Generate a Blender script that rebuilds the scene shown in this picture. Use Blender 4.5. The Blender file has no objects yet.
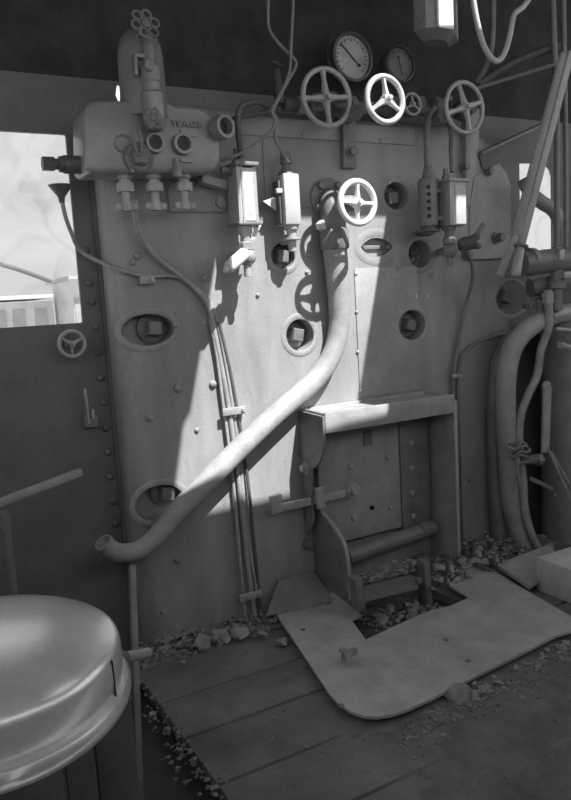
import bpy, bmesh, math, random
from mathutils import Vector as V, Matrix as M
random.seed(11)
SC = bpy.context.scene
COL = SC.collection
PI = math.pi
# ---------------------------------------------------------------- camera calibration (solved from the vanishing points)
RC = M(((0.87272581, 0.11640704, -0.4741298), (-0.48469484, 0.09024986, -0.87001487), (-0.05848571, 0.9890927, 0.13518527)))
CAM = V((-1.52992645, -2.63035131, 1.3))
F = 725.0


def at(px, py, X=None, Y=None, Z=None):
    """world point seen at a picture position, on the plane X=, Y= or Z="""
    d = RC @ V((px - 285.5, 400 - py, -F))
    if Y is not None: t = (Y - CAM.y) / d.y
    elif Z is not None: t = (Z - CAM.z) / d.z
    else: t = (X - CAM.x) / d.x
    return CAM + d * t


# ---------------------------------------------------------------- materials
def mat(name, base, rough=0.55, metal=0.0, var=0.25, scale=9.0, bump=0.12, bscale=60.0, streak=False, spots=0.0, spotcol=0.02, fine=.15):
    m = bpy.data.materials.new(name); m.use_nodes = True
    nt = m.node_tree; n = nt.nodes; l = nt.links
    b = n['Principled BSDF']
    b.inputs['Metallic'].default_value = metal
    b.inputs['Roughness'].default_value = rough
    tc = n.new('ShaderNodeTexCoord')
    mp = n.new('ShaderNodeMapping')
    if streak: mp.inputs['Scale'].default_value = (1, 1, .25)
    l.new(tc.outputs['Object'], mp.inputs['Vector'])
    nz = n.new('ShaderNodeTexNoise'); nz.inputs['Scale'].default_value = scale; nz.inputs['Detail'].default_value = 8; nz.inputs['Roughness'].default_value = .65
    l.new(mp.outputs['Vector'], nz.inputs['Vector'])
    cr = n.new('ShaderNodeValToRGB')
    lo, hi = base * (1 - var), min(1, base * (1 + var))
    cr.color_ramp.elements[0].position = .3; cr.color_ramp.elements[0].color = (lo, lo, lo, 1)
    cr.color_ramp.elements[1].position = .7; cr.color_ramp.elements[1].color = (hi, hi, hi, 1)
    l.new(nz.outputs['Fac'], cr.inputs['Fac'])
    out = cr.outputs['Color']
    if spots > 0:
        n2 = n.new('ShaderNodeTexNoise'); n2.inputs['Scale'].default_value = 28; n2.inputs['Detail'].default_value = 6; n2.inputs['Roughness'].default_value = .7
        l.new(tc.outputs['Object'], n2.inputs['Vector'])
        c2 = n.new('ShaderNodeValToRGB'); c2.color_ramp.elements[0].position = .6; c2.color_ramp.elements[1].position = .72
        c2.color_ramp.elements[0].color = (0, 0, 0, 1); c2.color_ramp.elements[1].color = (spots, spots, spots, 1)
        l.new(n2.outputs['Fac'], c2.inputs['Fac'])
        mx = n.new('ShaderNodeMixRGB'); mx.inputs[2].default_value = (spotcol, spotcol, spotcol, 1)
        l.new(c2.outputs['Color'], mx.inputs[0]); l.new(out, mx.inputs[1]); out = mx.outputs[0]
    n3 = n.new('ShaderNodeTexNoise'); n3.inputs['Scale'].default_value = 170; n3.inputs['Detail'].default_value = 3; n3.inputs['Roughness'].default_value = .6
    l.new(tc.outputs['Object'], n3.inputs['Vector'])
    m3 = n.new('ShaderNodeMapRange'); m3.inputs[1].default_value = .3; m3.inputs[2].default_value = .72; m3.inputs[3].default_value = 1 - fine; m3.inputs[4].default_value = 1 + fine
    l.new(n3.outputs['Fac'], m3.inputs[0])
    mu = n.new('ShaderNodeMixRGB'); mu.blend_type = 'MULTIPLY'; mu.inputs[0].default_value = 1
    l.new(out, mu.inputs[1]); l.new(m3.outputs[0], mu.inputs[2]); out = mu.outputs[0]
    l.new(out, b.inputs['Base Color'])
    if bump > 0:
        nb = n.new('ShaderNodeTexNoise'); nb.inputs['Scale'].default_value = bscale; nb.inputs['Detail'].default_value = 5
        l.new(tc.outputs['Object'], nb.inputs['Vector'])
        bp = n.new('ShaderNodeBump'); bp.inputs['Strength'].default_value = bump; bp.inputs['Distance'].default_value = .01
        l.new(nb.outputs['Fac'], bp.inputs['Height']); l.new(bp.outputs['Normal'], b.inputs['Normal'])
    return m


IRON = mat('painted_iron', .30, .42, 0, .26, 6, .12, 45, streak=True, spots=.4, spotcol=.12)
IRON2 = mat('patched_iron', .33, .5, 0, .2, 6, .12, 45, spots=.2, spotcol=.1)
WALL = mat('cab_sheet', .15, .55, 0, .2, 5, .08, 50, spots=.25, spotcol=.09)
SHADEM = mat('shade_toned_sheet', .035, .8, 0, .5, 7, .15, 40)  # near-black tone carries the shade under the roof in its colour
ROOFM = mat('roof_sheet', .05, .8, 0, .3, 4, .1, 40)
DARK = mat('dark_iron', .10, .5, 0, .3, 10, .12, 60)
MID = mat('mid_iron', .20, .5, .1, .25, 12, .1, 60)
LIGHT = mat('worn_iron', .38, .45, .2, .2, 14, .08, 60)
STEEL = mat('polished_steel', .62, .35, .45, .15, 20, .03, 60, fine=.1)
PIPE = mat('pipe_metal', .34, .6, .0, .2, 12, .08, 60)
LUB = mat('lubricator_casting', .26, .34, .15, .15, 9, .05, 70, fine=.08)
WHITE = mat('pale_painted_metal', .66, .5, 0, .1, 20, .05, 60, fine=.12)
GPAINT = mat('gauge_paint', .5, .5, 0, .12, 20, .05, 60, fine=.12)
GREYBOX = mat('gauge_casing', .4, .4, .2, .12, 16, .04, 60)
DIAL = mat('dial_paper', .62, .5, 0, .1, 12, 0)
BLACK = mat('black_enamel', .02, .45, 0, .3, 12, 0)
PLATE = mat('floor_plate_steel', .46, .5, .15, .25, 7, .1, 55, spots=.35, spotcol=.09)
HOODM = mat('hood_iron', .32, .5, 0, .2, 9, .1, 55, spots=.2, spotcol=.12)
COAL = mat('coal', .32, .5, 0, .6, 9, .3, 40)
RUB = mat('rubble', .24, .7, 0, .6, 30, .3, 60)
WOOD = mat('floor_timber', .17, .75, 0, .35, 6, .25, 30, spots=.4, spotcol=.05)
BLOCKW = mat('step_timber', .62, .7, 0, .2, 8, .2, 40)
LEATHER = mat('seat_leather', .95, .36, .55, .2, 7, .05, 25, fine=.06)
for k_, v_ in (('Coat Weight', 1.0), ('Coat Roughness', .2), ('Coat IOR', 1.9)): LEATHER.node_tree.nodes['Principled BSDF'].inputs[k_].default_value = v_
CANV = mat('hose_cover', .45, .7, 0, .15, 20, .1, 90)
CABLE = mat('cable_cover', .24, .7, 0, .15, 20, .1, 90)
CORDM = mat('cord_fibre', .25, .8, 0, .3, 60, .3, 200)
BLDG = mat('pale_building', .75, .8, 0, .08, 3, 0, fine=0)
BLDG2 = mat('grey_building', .5, .8, 0, .1, 3, 0)
GROUNDM = mat('yard_ground', .5, .9, 0, .2, 2, 0)


def glassmat(name, dirt, dcol, lo=.45, hi=.75, scale=6, tint=.97):
    m = bpy.data.materials.new(name); m.use_nodes = True
    nt = m.node_tree; n = nt.nodes; l = nt.links
    for x in list(n):
        if x.type != 'OUTPUT_MATERIAL': n.remove(x)
    o = [x for x in n if x.type == 'OUTPUT_MATERIAL'][0]
    tr = n.new('ShaderNodeBsdfTransparent'); tr.inputs[0].default_value = (tint, tint, tint, 1)
    df = n.new('ShaderNodeBsdfDiffuse'); df.inputs[0].default_value = (dcol, dcol, dcol, 1)
    gl = n.new('ShaderNodeBsdfGlossy'); gl.inputs['Roughness'].default_value = .08
    tc = n.new('ShaderNodeTexCoord'); nz = n.new('ShaderNodeTexNoise'); nz.inputs['Scale'].default_value = scale; nz.inputs['Detail'].default_value = 7
    nz.inputs['Distortion'].default_value = 1.2
    l.new(tc.outputs['Object'], nz.inputs['Vector'])
    mr = n.new('ShaderNodeMapRange'); mr.inputs[1].default_value = lo; mr.inputs[2].default_value = hi; mr.inputs[3].default_value = 0; mr.inputs[4].default_value = dirt
    l.new(nz.outputs['Fac'], mr.inputs[0])
    m1 = n.new('ShaderNodeMixShader'); l.new(mr.outputs[0], m1.inputs[0]); l.new(tr.outputs[0], m1.inputs[1]); l.new(df.outputs[0], m1.inputs[2])
    m2 = n.new('ShaderNodeMixShader'); m2.inputs[0].default_value = .05; l.new(m1.outputs[0], m2.inputs[1]); l.new(gl.outputs[0], m2.inputs[2])
    l.new(m2.outputs[0], o.inputs[0])
    return m


GLASS = glassmat('stained_window_glass', .16, .6, tint=.75)
GAUGEGLASS = glassmat('dusty_gauge_glass', .95, .6, .05, .5, 14)
DIALGLASS = glassmat('dial_glass', .15, .3)


# ---------------------------------------------------------------- mesh builder
def frame(axis):
    z = V(axis).normalized()
    a = V((0, 0, 1)) if abs(z.z) < .9 else V((1, 0, 0))
    x = a.cross(z).normalized(); y = z.cross(x)
    return x, y, z


def catmull(pts, k=6):
    if len(pts) < 3: return pts
    P = [pts[0]] + list(pts) + [pts[-1]]
    out = []
    for i in range(1, len(P) - 2):
        p0, p1, p2, p3 = P[i - 1], P[i], P[i + 1], P[i + 2]
        for s in range(k):
            t = s / k
            out.append(tuple(.5 * (2 * b + (c - a) * t + (2 * a - 5 * b + 4 * c - d) * t * t + (3 * b - a - 3 * c + d) * t ** 3) for a, b, c, d in zip(p0, p1, p2, p3)))
    out.append(tuple(P[-2]))
    return out


class MB:
    def __init__(s): s.bm = bmesh.new()

    def box(s, c, size, rot=None, bev=0.0):
        m = M.Translation(V(c)) @ (rot.to_4x4() if rot is not None else M.Identity(4)) @ M.Diagonal((*size, 1))
        r = bmesh.ops.create_cube(s.bm, size=1, matrix=m)
        if bev > 0:
            e = list({e for v in r['verts'] for e in v.link_edges})
            bmesh.ops.bevel(s.bm, geom=e, offset=bev, segments=2, affect='EDGES', profile=.5)
        return s

    def span(s, a, b, w, t, up=(0, 0, 1), bev=0.0):
        """flat bar from a to b, w wide (along up), t thick"""
        a, b = V(a), V(b); d = (b - a); L = d.length; x = d.normalized()
        n = x.cross(V(up)).normalized(); u = n.cross(x).normalized()
        rot = M((x, n, u)).transposed()
        return s.box((a + b) / 2, (L, t, w), rot, bev)

    def lathe(s, p, axis, prof, n=24, sx=1.0, ph=0.0):
        x, y, z = frame(axis); p = V(p); rings = []
        for r, h in prof:
            if r < 1e-6: rings.append([s.bm.verts.new(p + z * h)])
            else: rings.append([s.bm.verts.new(p + x * (r * sx * math.cos(ph + 2 * PI * i / n)) + y * (r * math.sin(ph + 2 * PI * i / n)) + z * h) for i in range(n)])
        for a, b in zip(rings, rings[1:]):
            if len(a) == 1 and len(b) == 1: continue
            for i in range(n):
                j = (i + 1) % n
                if len(a) == 1: s.bm.faces.new((a[0], b[i], b[j]))
                elif len(b) == 1: s.bm.faces.new((a[i], a[j], b[0]))
                else: s.bm.faces.new((a[i], a[j], b[j], b[i]))
        for r in (rings[0], rings[-1]):
            if len(r) > 2: s.bm.faces.new(r)
        return s

    def cyl(s, a, b, r, r2=None, n=20):
        a, b = V(a), V(b); L = (b - a).length
        return s.lathe(a, b - a, [(r, 0), (r if r2 is None else r2, L)], n)

    def bolt(s, p, axis, r, h, n=6, washer=0.0):
        if washer: s.lathe(p, axis, [(r * 1.5, 0), (r * 1.5, washer)], 18)
        return s.lathe(V(p) + V(axis).normalized() * washer, axis, [(r, 0), (r, h * .85), (r * .85, h)], n, ph=random.random())

    def rivet(s, p, axis, r):
        return s.lathe(V(p) - V(axis).normalized() * .001, axis, [(r, 0), (r * .92, r * .3), (r * .65, r * .55), (0, r * .68)], 10)

    def tube(s, pts, r, n=10, k=6, smooth=True):
        pts = [tuple(p) for p in pts]
        rs = r if isinstance(r, (list, tuple)) else [r] * len(pts)
        q = [tuple(p) + (w,) for p, w in zip(pts, rs)]
        q = catmull(q, k) if smooth else q
        P = [V(p[:3]) for p in q]; W = [p[3] for p in q]
        t = (P[1] - P[0]).normalized(); x, y, _ = frame(t); rings = []
        for i, p in enumerate(P):
            t2 = (P[min(i + 1, len(P) - 1)] - P[max(i - 1, 0)]).normalized()
            ax = t.cross(t2)
            if ax.length > 1e-7:
                rot = M.Rotation(t.angle(t2), 3, ax.normalized()); x = rot @ x; y = rot @ y
            t = t2
            rings.append([s.bm.verts.new(p + x * (W[i] * math.cos(2 * PI * j / n)) + y * (W[i] * math.sin(2 * PI * j / n))) for j in range(n)])
        for a, b in zip(rings, rings[1:]):
            for j in range(n): s.bm.faces.new((a[j], a[(j + 1) % n], b[(j + 1) % n], b[j]))
        s.bm.faces.new(rings[0]); s.bm.faces.new(rings[-1])
        return s

    def ring(s, c, axis, Rr, r, n=40, m=10, sx=1.0, fl=1.0, ph=0.0):
        x, y, z = frame(axis); c = V(c); rs = []
        for i in range(n):
            a = 2 * PI * i / n + ph; d = x * math.cos(a) * sx + y * math.sin(a)
            dn = (x * math.cos(a) + y * math.sin(a))
            rs.append([s.bm.verts.new(c + d * Rr + dn * (r * math.cos(2 * PI * j / m)) + z * (r * fl * math.sin(2 * PI * j / m))) for j in range(m)])
        for i in range(n):
            a, b = rs[i], rs[(i + 1) % n]
            for j in range(m): s.bm.faces.new((a[j], a[(j + 1) % m], b[(j + 1) % m], b[j]))
        return s

    def prism(s, pts, vec, bev=0.0):
        a = [s.bm.verts.new(V(p)) for p in pts]; b = [s.bm.verts.new(V(p) + V(vec)) for p in pts]
        fs = [s.bm.faces.new(a), s.bm.faces.new(list(reversed(b)))]
        k = len(a)
        for i in range(k): fs.append(s.bm.faces.new((a[i], b[i], b[(i + 1) % k], a[(i + 1) % k])))
        if bev > 0:
            e = list({e for f in fs for e in f.edges})
            bmesh.ops.recalc_face_normals(s.bm, faces=fs)
            bmesh.ops.bevel(s.bm, geom=e, offset=bev, segments=3, affect='EDGES', profile=.5, clamp_overlap=True)
        return s

    def ball(s, c, r, sc=(1, 1, 1), sub=2):
        m = M.Translation(V(c)) @ M.Diagonal((*[k * r for k in sc], 1))
        bmesh.ops.create_icosphere(s.bm, subdivisions=sub, radius=1, matrix=m); return s

    def rock(s, c, r, sub=1, sc=None):
        sc = sc or (random.uniform(.75, 1.35), random.uniform(.7, 1.15), random.uniform(.55, .95))
        vs = []
        for _ in range(13 if sub > 1 else 9):
            d = V((random.gauss(0, 1), random.gauss(0, 1), random.gauss(0, 1))).normalized() * random.uniform(.75, 1.05) * r
            vs.append(s.bm.verts.new(V(c) + V((d.x * sc[0], d.y * sc[1], d.z * sc[2]))))
        h = bmesh.ops.convex_hull(s.bm, input=vs)
        dead = {v for k in ('geom_interior', 'geom_unused') for v in h[k] if isinstance(v, bmesh.types.BMVert)}
        if dead: bmesh.ops.delete(s.bm, geom=list(dead), context='VERTS')
        return s

    def build(s, name, m, parent=None, smooth=38, flat=False):
        bm = s.bm
        bmesh.ops.recalc_face_normals(bm, faces=bm.faces[:])
        if parent is None:
            xs = [v.co for v in bm.verts]
            lo = V((min(c.x for c in xs), min(c.y for c in xs), min(c.z for c in xs))); hi = V((max(c.x for c in xs), max(c.y for c in xs), max(c.z for c in xs)))
            loc = V(((lo.x + hi.x) / 2, (lo.y + hi.y) / 2, lo.z)); off = loc
        else:
            loc = V((0, 0, 0)); off = wloc(parent)
        bmesh.ops.translate(bm, verts=bm.verts[:], vec=-off)
        me = bpy.data.meshes.new(name); bm.to_mesh(me); bm.free()
        if not flat:
            me.polygons.foreach_set('use_smooth', [True] * len(me.polygons)); me.set_sharp_from_angle(angle=math.radians(smooth))
        me.materials.append(m)
        o = bpy.data.objects.new(name, me); COL.objects.link(o); o.location = loc; o.parent = parent
        return o


def wloc(o):
    w = V((0, 0, 0))
    while o: w += o.location; o = o.parent
    return w


def tag(o, label=None, cat=None, group=None, kind=None):
    if label: o['label'] = label
    if cat: o['category'] = cat
    if group: o['group'] = group
    if kind: o['kind'] = kind
    return o


def thing(name, label, cat, loc, group=None):
    o = bpy.data.objects.new(name, None); o.empty_display_size = .05; COL.objects.link(o); o.location = V(loc)
    return tag(o, label, cat, group)


def ell(c, rx, rz, Y, n=28):
    return [V((c[0] + rx * math.cos(2 * PI * i / n), Y, c[1] + rz * math.sin(2 * PI * i / n))) for i in range(n)]


def cut(o, cutter_bm, own=False):
    """subtract a closed shape from a mesh object and keep the result as plain mesh"""
    me = bpy.data.meshes.new('cutter'); bmesh.ops.recalc_face_normals(cutter_bm, faces=cutter_bm.faces[:])
    cutter_bm.to_mesh(me); cutter_bm.free()
    c = bpy.data.objects.new('cutter', me); COL.objects.link(c)
    md = o.modifiers.new('b', 'BOOLEAN'); md.operation = 'DIFFERENCE'; md.object = c; md.solver = 'EXACT'; md.use_self = own
    bpy.context.view_layer.update()
    dg = bpy.context.evaluated_depsgraph_get()
    new = bpy.data.meshes.new_from_object(o.evaluated_get(dg))
    o.modifiers.clear(); o.data = new
    bpy.data.objects.remove(c); bpy.data.meshes.remove(me)
    new.polygons.foreach_set('use_smooth', [True] * len(new.polygons)); new.set_sharp_from_angle(angle=math.radians(38))


FWD = V((0, -1, 0))     # out of the boiler face, towards the footplate
WY = .12                # inner face of the cab's front sheet
ROOF = 2.95

# ---------------------------------------------------------------- sun direction, from a handwheel and its own shadow
VALVE_Y = -.245
SUN = (at(314, 298, Y=0) - at(358, 202, Y=VALVE_Y)).normalized()

# ---------------------------------------------------------------- the setting
b = MB(); b.box((.25, WY + .002, 2.545), (4.4, .004, .80)); wu = b.build('wall_front_shade', SHADEM); tag(wu, kind='structure')  # thin dark sheet added as painted shade over the upper front wall
b = MB(); b.box((.3, WY + .012, 1.2), (4.4, .016, 3.6))
wf = b.build('wall_front', WALL); tag(wf, kind='structure')
c = MB()
wl = [V((-1.55, WY - .05, 1.264)), V((-.871, WY - .05, 1.264)), V((-.868, WY - .05, 1.942)), V((-1.55, WY - .05, 1.944))]
c.prism(wl, (0, .2, 0), .006)
wr = [at(*p, Y=WY) - V((0, .05, 0)) for p in [(520, 163), (545, 163), (551, 168), (553.5, 176), (554, 262), (521, 262)]]
c.prism(wr, (0, .2, 0), .004)
hp = at(119.5, 93, Y=WY)
c.prism([hp + V((dx, -.05, dz)) for dx, dz in [(-.006, .03), (.006, .031), (.012, .008), (.022, -.018), (.012, -.034), (-.006, -.03), (-.014, -.008)]], (0, .2, 0))
c2 = c.bm
def local(bm, o):
    bmesh.ops.translate(bm, verts=bm.verts[:], vec=-o.location); o.location, keep = V((0, 0, 0)), o.location.copy(); return keep


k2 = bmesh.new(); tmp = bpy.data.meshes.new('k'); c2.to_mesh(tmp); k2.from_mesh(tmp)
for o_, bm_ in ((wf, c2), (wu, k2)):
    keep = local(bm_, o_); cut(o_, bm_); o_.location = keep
b = MB(); b.box((-1.95, -1.72, .425), (.02, 3.7, 1.45)); b.box((-1.95, -.06, 1.95), (.02, .38, 1.6)); b.box((-1.95, -1.45, 1.95), (.02, .6, 1.6)); b.box((-1.95, -.7, 2.4), (.02, .9, .7)); b.box((-1.95, -3.485, 1.95), (.02, .17, 1.6)); b.box((-1.95, -1.72, 2.85), (.02, 3.7, .2))
tag(b.build('wall_left', WALL), kind='structure')
b = MB(); b.box((2.45, -1.72, 0.600), (.02, 3.7, 1.800)); b.box((2.45, -0.160, 2.200), (.02, 0.580, 1.400)); b.box((2.45, -3.485, 2.200), (.02, 0.170, 1.400)); b.box((2.45, -1.72, 2.925), (.02, 3.7, 0.050))
tag(b.build('wall_right', WALL), kind='structure')
b = MB(); b.box((.25, -1.725, ROOF + .01), (4.5, 3.75, .02))
roof = b.build('ceiling', ROOFM); tag(roof, kind='structure')


b = MB(); b.box((.25, -3.0, .82), (4.4, .05, 1.75)); tag(b.build('wall_light_block', DARK), kind='structure')  # unseen wall added behind the camera to darken the lower boiler face


def beam(pts):
    """an opening in the roof through which the sun reaches the outline pts"""
    q = []
    for p in pts:
        t = (ROOF - .05 - p.z) / -SUN.z
        q.append(p - SUN * t)
    return q


def oblique(pl): return (-SUN) * (.15 / -SUN.z)


cb = MB()
patch = [at(*p, Y=0) for p in [(222.5, 219), (190.5, 413), (184, 424), (171, 519), (235, 506), (296, 493)]] + [V((.02, 0, .505)), V((.215, 0, .515))] + [at(*p, Y=0) for p in [(357, 402), (386, 217)]]
pl = beam(patch); cb.prism(pl, oblique(pl))
b2 = [at(*p, Y=-.20) for p in [(455.5, 198.5), (454.5, 229), (465.5, 229), (466.5, 198.5)]]  # from here on, unseen roof slots added just to light chosen fittings
pl = beam(b2); cb.prism(pl, oblique(pl))
LAMPY = -.42
b3 = [at(*p, Y=LAMPY) for p in [(437, -30), (437, 27), (453.5, 27), (453.5, -30)]]
pl = beam(b3); cb.prism(pl, oblique(pl))
b4 = [at(*p, Y=-.40) for p in [(466, -20), (474.5, 34), (480.5, 34), (471.5, -20)]]
pl = beam(b4); cb.prism(pl, oblique(pl))
cut(roof, cb.bm, True)

# timber floor: boards run across the cab, one mesh
b = MB()
ys = [-.155, -.42, -.65, -.905, -1.16, -1.42, -1.7, -2.0, -2.3, -2.6, -2.9, -3.2]
for y1, y0 in zip(ys, ys[1:]):
    x0 = -.875 if y0 > -1.2 else -1.9
    xs = [x0, random.uniform(.1, .25) if y0 < -.9 else 1.5, 2.4]
    for xa, xb in zip(xs, xs[1:]):
        b.box(((xa + xb) / 2, (y0 + y1) / 2, -.02 + random.uniform(-.004, .0)), (xb - xa - .006, y1 - y0 - .01, .04), bev=.006)
fl = b.build('floor', WOOD); tag(fl, kind='structure')
c = MB(); c.prism([(-.06, -.36, -.1), (-.11, -.53, -.1), (.49, -.49, -.1), (.46, -.20, -.1), (.05, -.20, -.1)], (0, 0, .2)); cut(fl, c.bm)
b = MB(); b.box((.25, -1.8, -.13), (4.4, 3.9, .04)); tag(b.build('floor_underframe', DARK), kind='structure')

# windows: glass in a thin bead
for i, (pts, nm) in enumerate(((wl, 'window_1'), (wr, 'window_2'))):
    b = MB(); pp = [V((p.x, WY + .012, p.z)) for p in pts]
    b.prism(pp, (0, .003, 0))
    tag(b.build(nm, GLASS), kind='structure')
b = MB(); b.box((.5, 30, -1.25), (120, 59, .1)); tag(b.build('ground_outside', GROUNDM), kind='structure')

# ---------------------------------------------------------------- outside: yard buildings
t = thing('station_building', 'long pale low building far outside the large window, flat roof line', 'building', (3, 24, -1.2))
b = MB(); b.box((1.15, 26, .3), (5.6, 3, 3.0)); b.build('wall', BLDG, t)
b = MB(); b.box((1.05, 25.6, 1.95), (5.6, 4.2, .12)); b.build('roof', BLDG, t)
for x in (-.4, .5, 1.3, 2.1, 2.75, 3.5):
    b = MB(); b.box((x, 24.49, 1.1), (.42, .06, .9)); b.build('window', BLDG2, t)
b = MB(); b.box((1.1, 24.2, -.95), (5.4, .5, .5)); b.build('platform', BLDG2, t)
t = thing('goods_shed', 'pale shed with grey door posts beside the far station building', 'building', (4.7, 20, -1.2))
b = MB(); b.box((4.9, 23.5, .6), (1.6, 3, 3.6)); b.build('wall', BLDG, t)
for x, w in ((4.25, .22), (4.72, .10), (4.95, .08)):
    b = MB(); b.box((x, 21.97, .5), (w, .06, 2.6)); b.build('door_post', BLDG2, t)
b = MB(); b.box((4.9, 23.3, 2.45), (2.0, 3.8, .12)); b.build('roof', BLDG2, t)
b = MB(); b.tube([at(0, 264, Y=16), at(20, 270, Y=16.5), at(50, 281, Y=17.5)], .06)
tag(b.build('boom_arm', mat('boom_timber', .22, .8, 0, .1, 3, 0)), 'pale slanting boom high above the far building outside', 'boom')

# ---------------------------------------------------------------- boiler backhead
bh = thing('boiler_backhead', 'tall grey riveted iron boiler face with washout pockets', 'boiler', (.15, 0, 0))
ol = [(-.785, -.02), (-.785, 1.92)]
ol += [(-.785 + .14 * (1 - math.cos(a)), 1.92 + .14 * math.sin(a)) for a in [PI / 8 * i for i in range(1, 5)]]
ol += [(.93, 2.06)] + [(.93 + .31 * math.sin(a), 2.06 - .31 * (1 - math.cos(a))) for a in [PI / 12 * i for i in range(1, 7)]] + [(1.24, -.02)]
b = MB()
v0 = [b.bm.verts.new((x, 0, z)) for x, z in ol]; v1 = [b.bm.verts.new((x, WY - .001, z)) for x, z in ol]
ff = b.bm.faces.new(v0); b.bm.faces.new(list(reversed(v1)))
for i in range(len(ol)): b.bm.faces.new((v0[i], v1[i], v1[(i + 1) % len(ol)], v0[(i + 1) % len(ol)]))
bmesh.ops.recalc_face_normals(b.bm, faces=b.bm.faces[:])
ed = [e for e in ff.edges if not (e.verts[0].co.z < 0 and e.verts[1].co.z < 0)]
bmesh.ops.bevel(b.bm, geom=ed, offset=.075, segments=6, affect='EDGES', profile=.5)
shell = b.build('shell', IRON, bh)

# pockets: (px, py, half width px, half height px, plug px,py, rim growth)
PX = 205.0; PZ = 240.0
pockets = [('oval', 148, 330, 27, 16, 155, 328), ('oval', 160, 503, 25, 18, 168, 494), ('round', 283, 256, 12, 13, 283, 256), ('round', 300, 335, 14, 16, 298, 335),
           ('round', 412, 325, 13.5, 15, 411, 325), ('round', 396, 196, 12, 14, 393, 198), ('lens', 377, 247, 16, 11, 374, 250), ('round', 419.5, 254, 11, 14, 419, 255), ('oval', 511, 299, 15, 16, 507, 297)]
cc = MB(); geo = []
for kind, px, py, hw, hh, qx, qy in pockets:
    c0 = at(px, py, Y=0); rx = (at(px + hw, py, Y=0) - at(px - hw, py, Y=0)).x / 2; rz = abs((at(px, py + hh, Y=0) - at(px, py - hh, Y=0)).z) / 2
    q = at(qx, qy, Y=.02); geo.append((kind, c0, rx, rz, q))
    if kind == 'lens':
        pts = []
        for i in range(15): a = -1 + 2 * i / 14; pts.append(V((c0.x + a * rx, -.1, c0.z + rz * .85 * (1 - a * a) ** .8)))
        for i in range(1, 14): a = 1 - 2 * i / 14; pts.append(V((c0.x + a * rx, -.1, c0.z - rz * .85 * (1 - a * a) ** .8)))
    else: pts = ell((c0.x, c0.z), rx, rz, -.1)
    cc.prism(pts, (0, .1 + (.028 if kind == 'lens' else .078), 0))
for o in bh.children: pass
cb = cc.bm; bmesh.ops.translate(cb, verts=cb.verts[:], vec=-V((.15, 0, 0)))
shell.parent = None; cut(shell, cb)  # cut in local space of the shell
shell.parent = bh
for gi, (kind, c0, rx, rz, q) in enumerate(geo):
    b = MB()
    gr = .012 if kind != 'lens' else .016
    b.ring((c0.x, -.001, c0.z), FWD, rz + gr, gr * 1.05, 44, 8, sx=(rx + gr) / (rz + gr), fl=.2 if kind != 'lens' else .1)
    rim = b.build('washout_rim', IRON, bh)
    b = MB()
    if kind == 'lens':
        b.box((c0.x, .022, c0.z), (rx * 1.5, .012, .018), bev=.003)
        for s in (-1, 1): b.bolt((c0.x + s * rx * .72, .02, c0.z), FWD, .011, .02)
    elif gi == 7:
        for k in range(9):
            a = k * 2.4; rr = .6 * math.sqrt(k / 9)
            b.rock((c0.x + rr * rx * math.cos(a), .055, c0.z + rr * rz * math.sin(a)), .02)
    else:
        s = .033 if kind == 'round' else .034
        b.lathe((q.x, .078, q.z), FWD, [(s * 1.7, 0), (s * 1.7, .02), (s * 1.35, .026)], 24)
        b.lathe((q.x, .055, q.z), FWD, [(s * 1.15, 0), (s * 1.15, .036), (s * .95, .043)], 4, ph=.6 + random.uniform(-.3, .3))
    b.build('washout_plug', MID, bh)
# cover strips and lap seams
b = MB(); a0 = at(231, 133, Y=0)
b.box(((-.32 + .235) / 2, -.003, 1.985), (.555, .008, .072), bev=.002); b.build('lap_strip', IRON2, bh)
b = MB(); b.box(((.26 + .63) / 2, -.003, 1.985), (.37, .008, .072), bev=.002); b.build('lap_strip', IRON2, bh)
b = MB(); b.box((.05, -.002, 1.81), (.37, .006, .27), bev=.002)
b.build('cover_plate', IRON, bh)
b = MB(); p0 = at(354, 272, Y=0); p1 = at(358, 398, Y=0)
b.box(((p0.x + .62) / 2 , -.002, 1.14), (.62 - p0.x, .006, .56), bev=.002); cp = b.build('cover_plate', IRON2, bh)
b = MB(); c5 = geo[4]; b.prism(ell((c5[1].x, c5[1].z), c5[2] + .002, c5[3] + .002, -.2), (0, .3, 0)); bmesh.ops.translate(b.bm, verts=b.bm.verts[:], vec=-V((.15, 0, 0)))
cp.parent = None; cut(cp, b.bm); cp.parent = bh
# left seam line and rivets (surface pattern)
b = MB()
for px, py, r in [(137, 256, 4), (205, 278, 4), (178, 388, 4.5), (150, 418, 4), (176, 325, 3), (133, 262, 3), (213, 384, 4), (258, 113, 3), (302, 136, 3), (380, 141, 3), (356, 274, 2.2), (357, 312, 2.2), (358, 352, 2.2), (361, 391, 2.5),
                  (398, 268, 3), (432, 275, 3), (307, 272, 2.2), (258, 295, 2.2), (510, 240, 2.5), (197, 430, 2.5), (287, 120, 2.5), (310, 255, 2.5), (440, 400, 3), (480, 420, 3), (178, 560, 3.5), (163, 612, 3), (232, 530, 2.5), (495, 330, 3), (470, 480, 3)]:
    b = MB(); b.rivet(at(px, py, Y=-.004), FWD, r / 250); b.build('rivet', IRON, bh)
b = MB()
for px, py in [(303, 452), (307, 544), (351, 152), (219, 203), (487, 172), (463, 168), (466, 255)]:
    b = MB(); b.bolt(at(px, py, Y=0), FWD, .018, .028, washer=.006); b.build('bolt', MID, bh)
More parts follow.
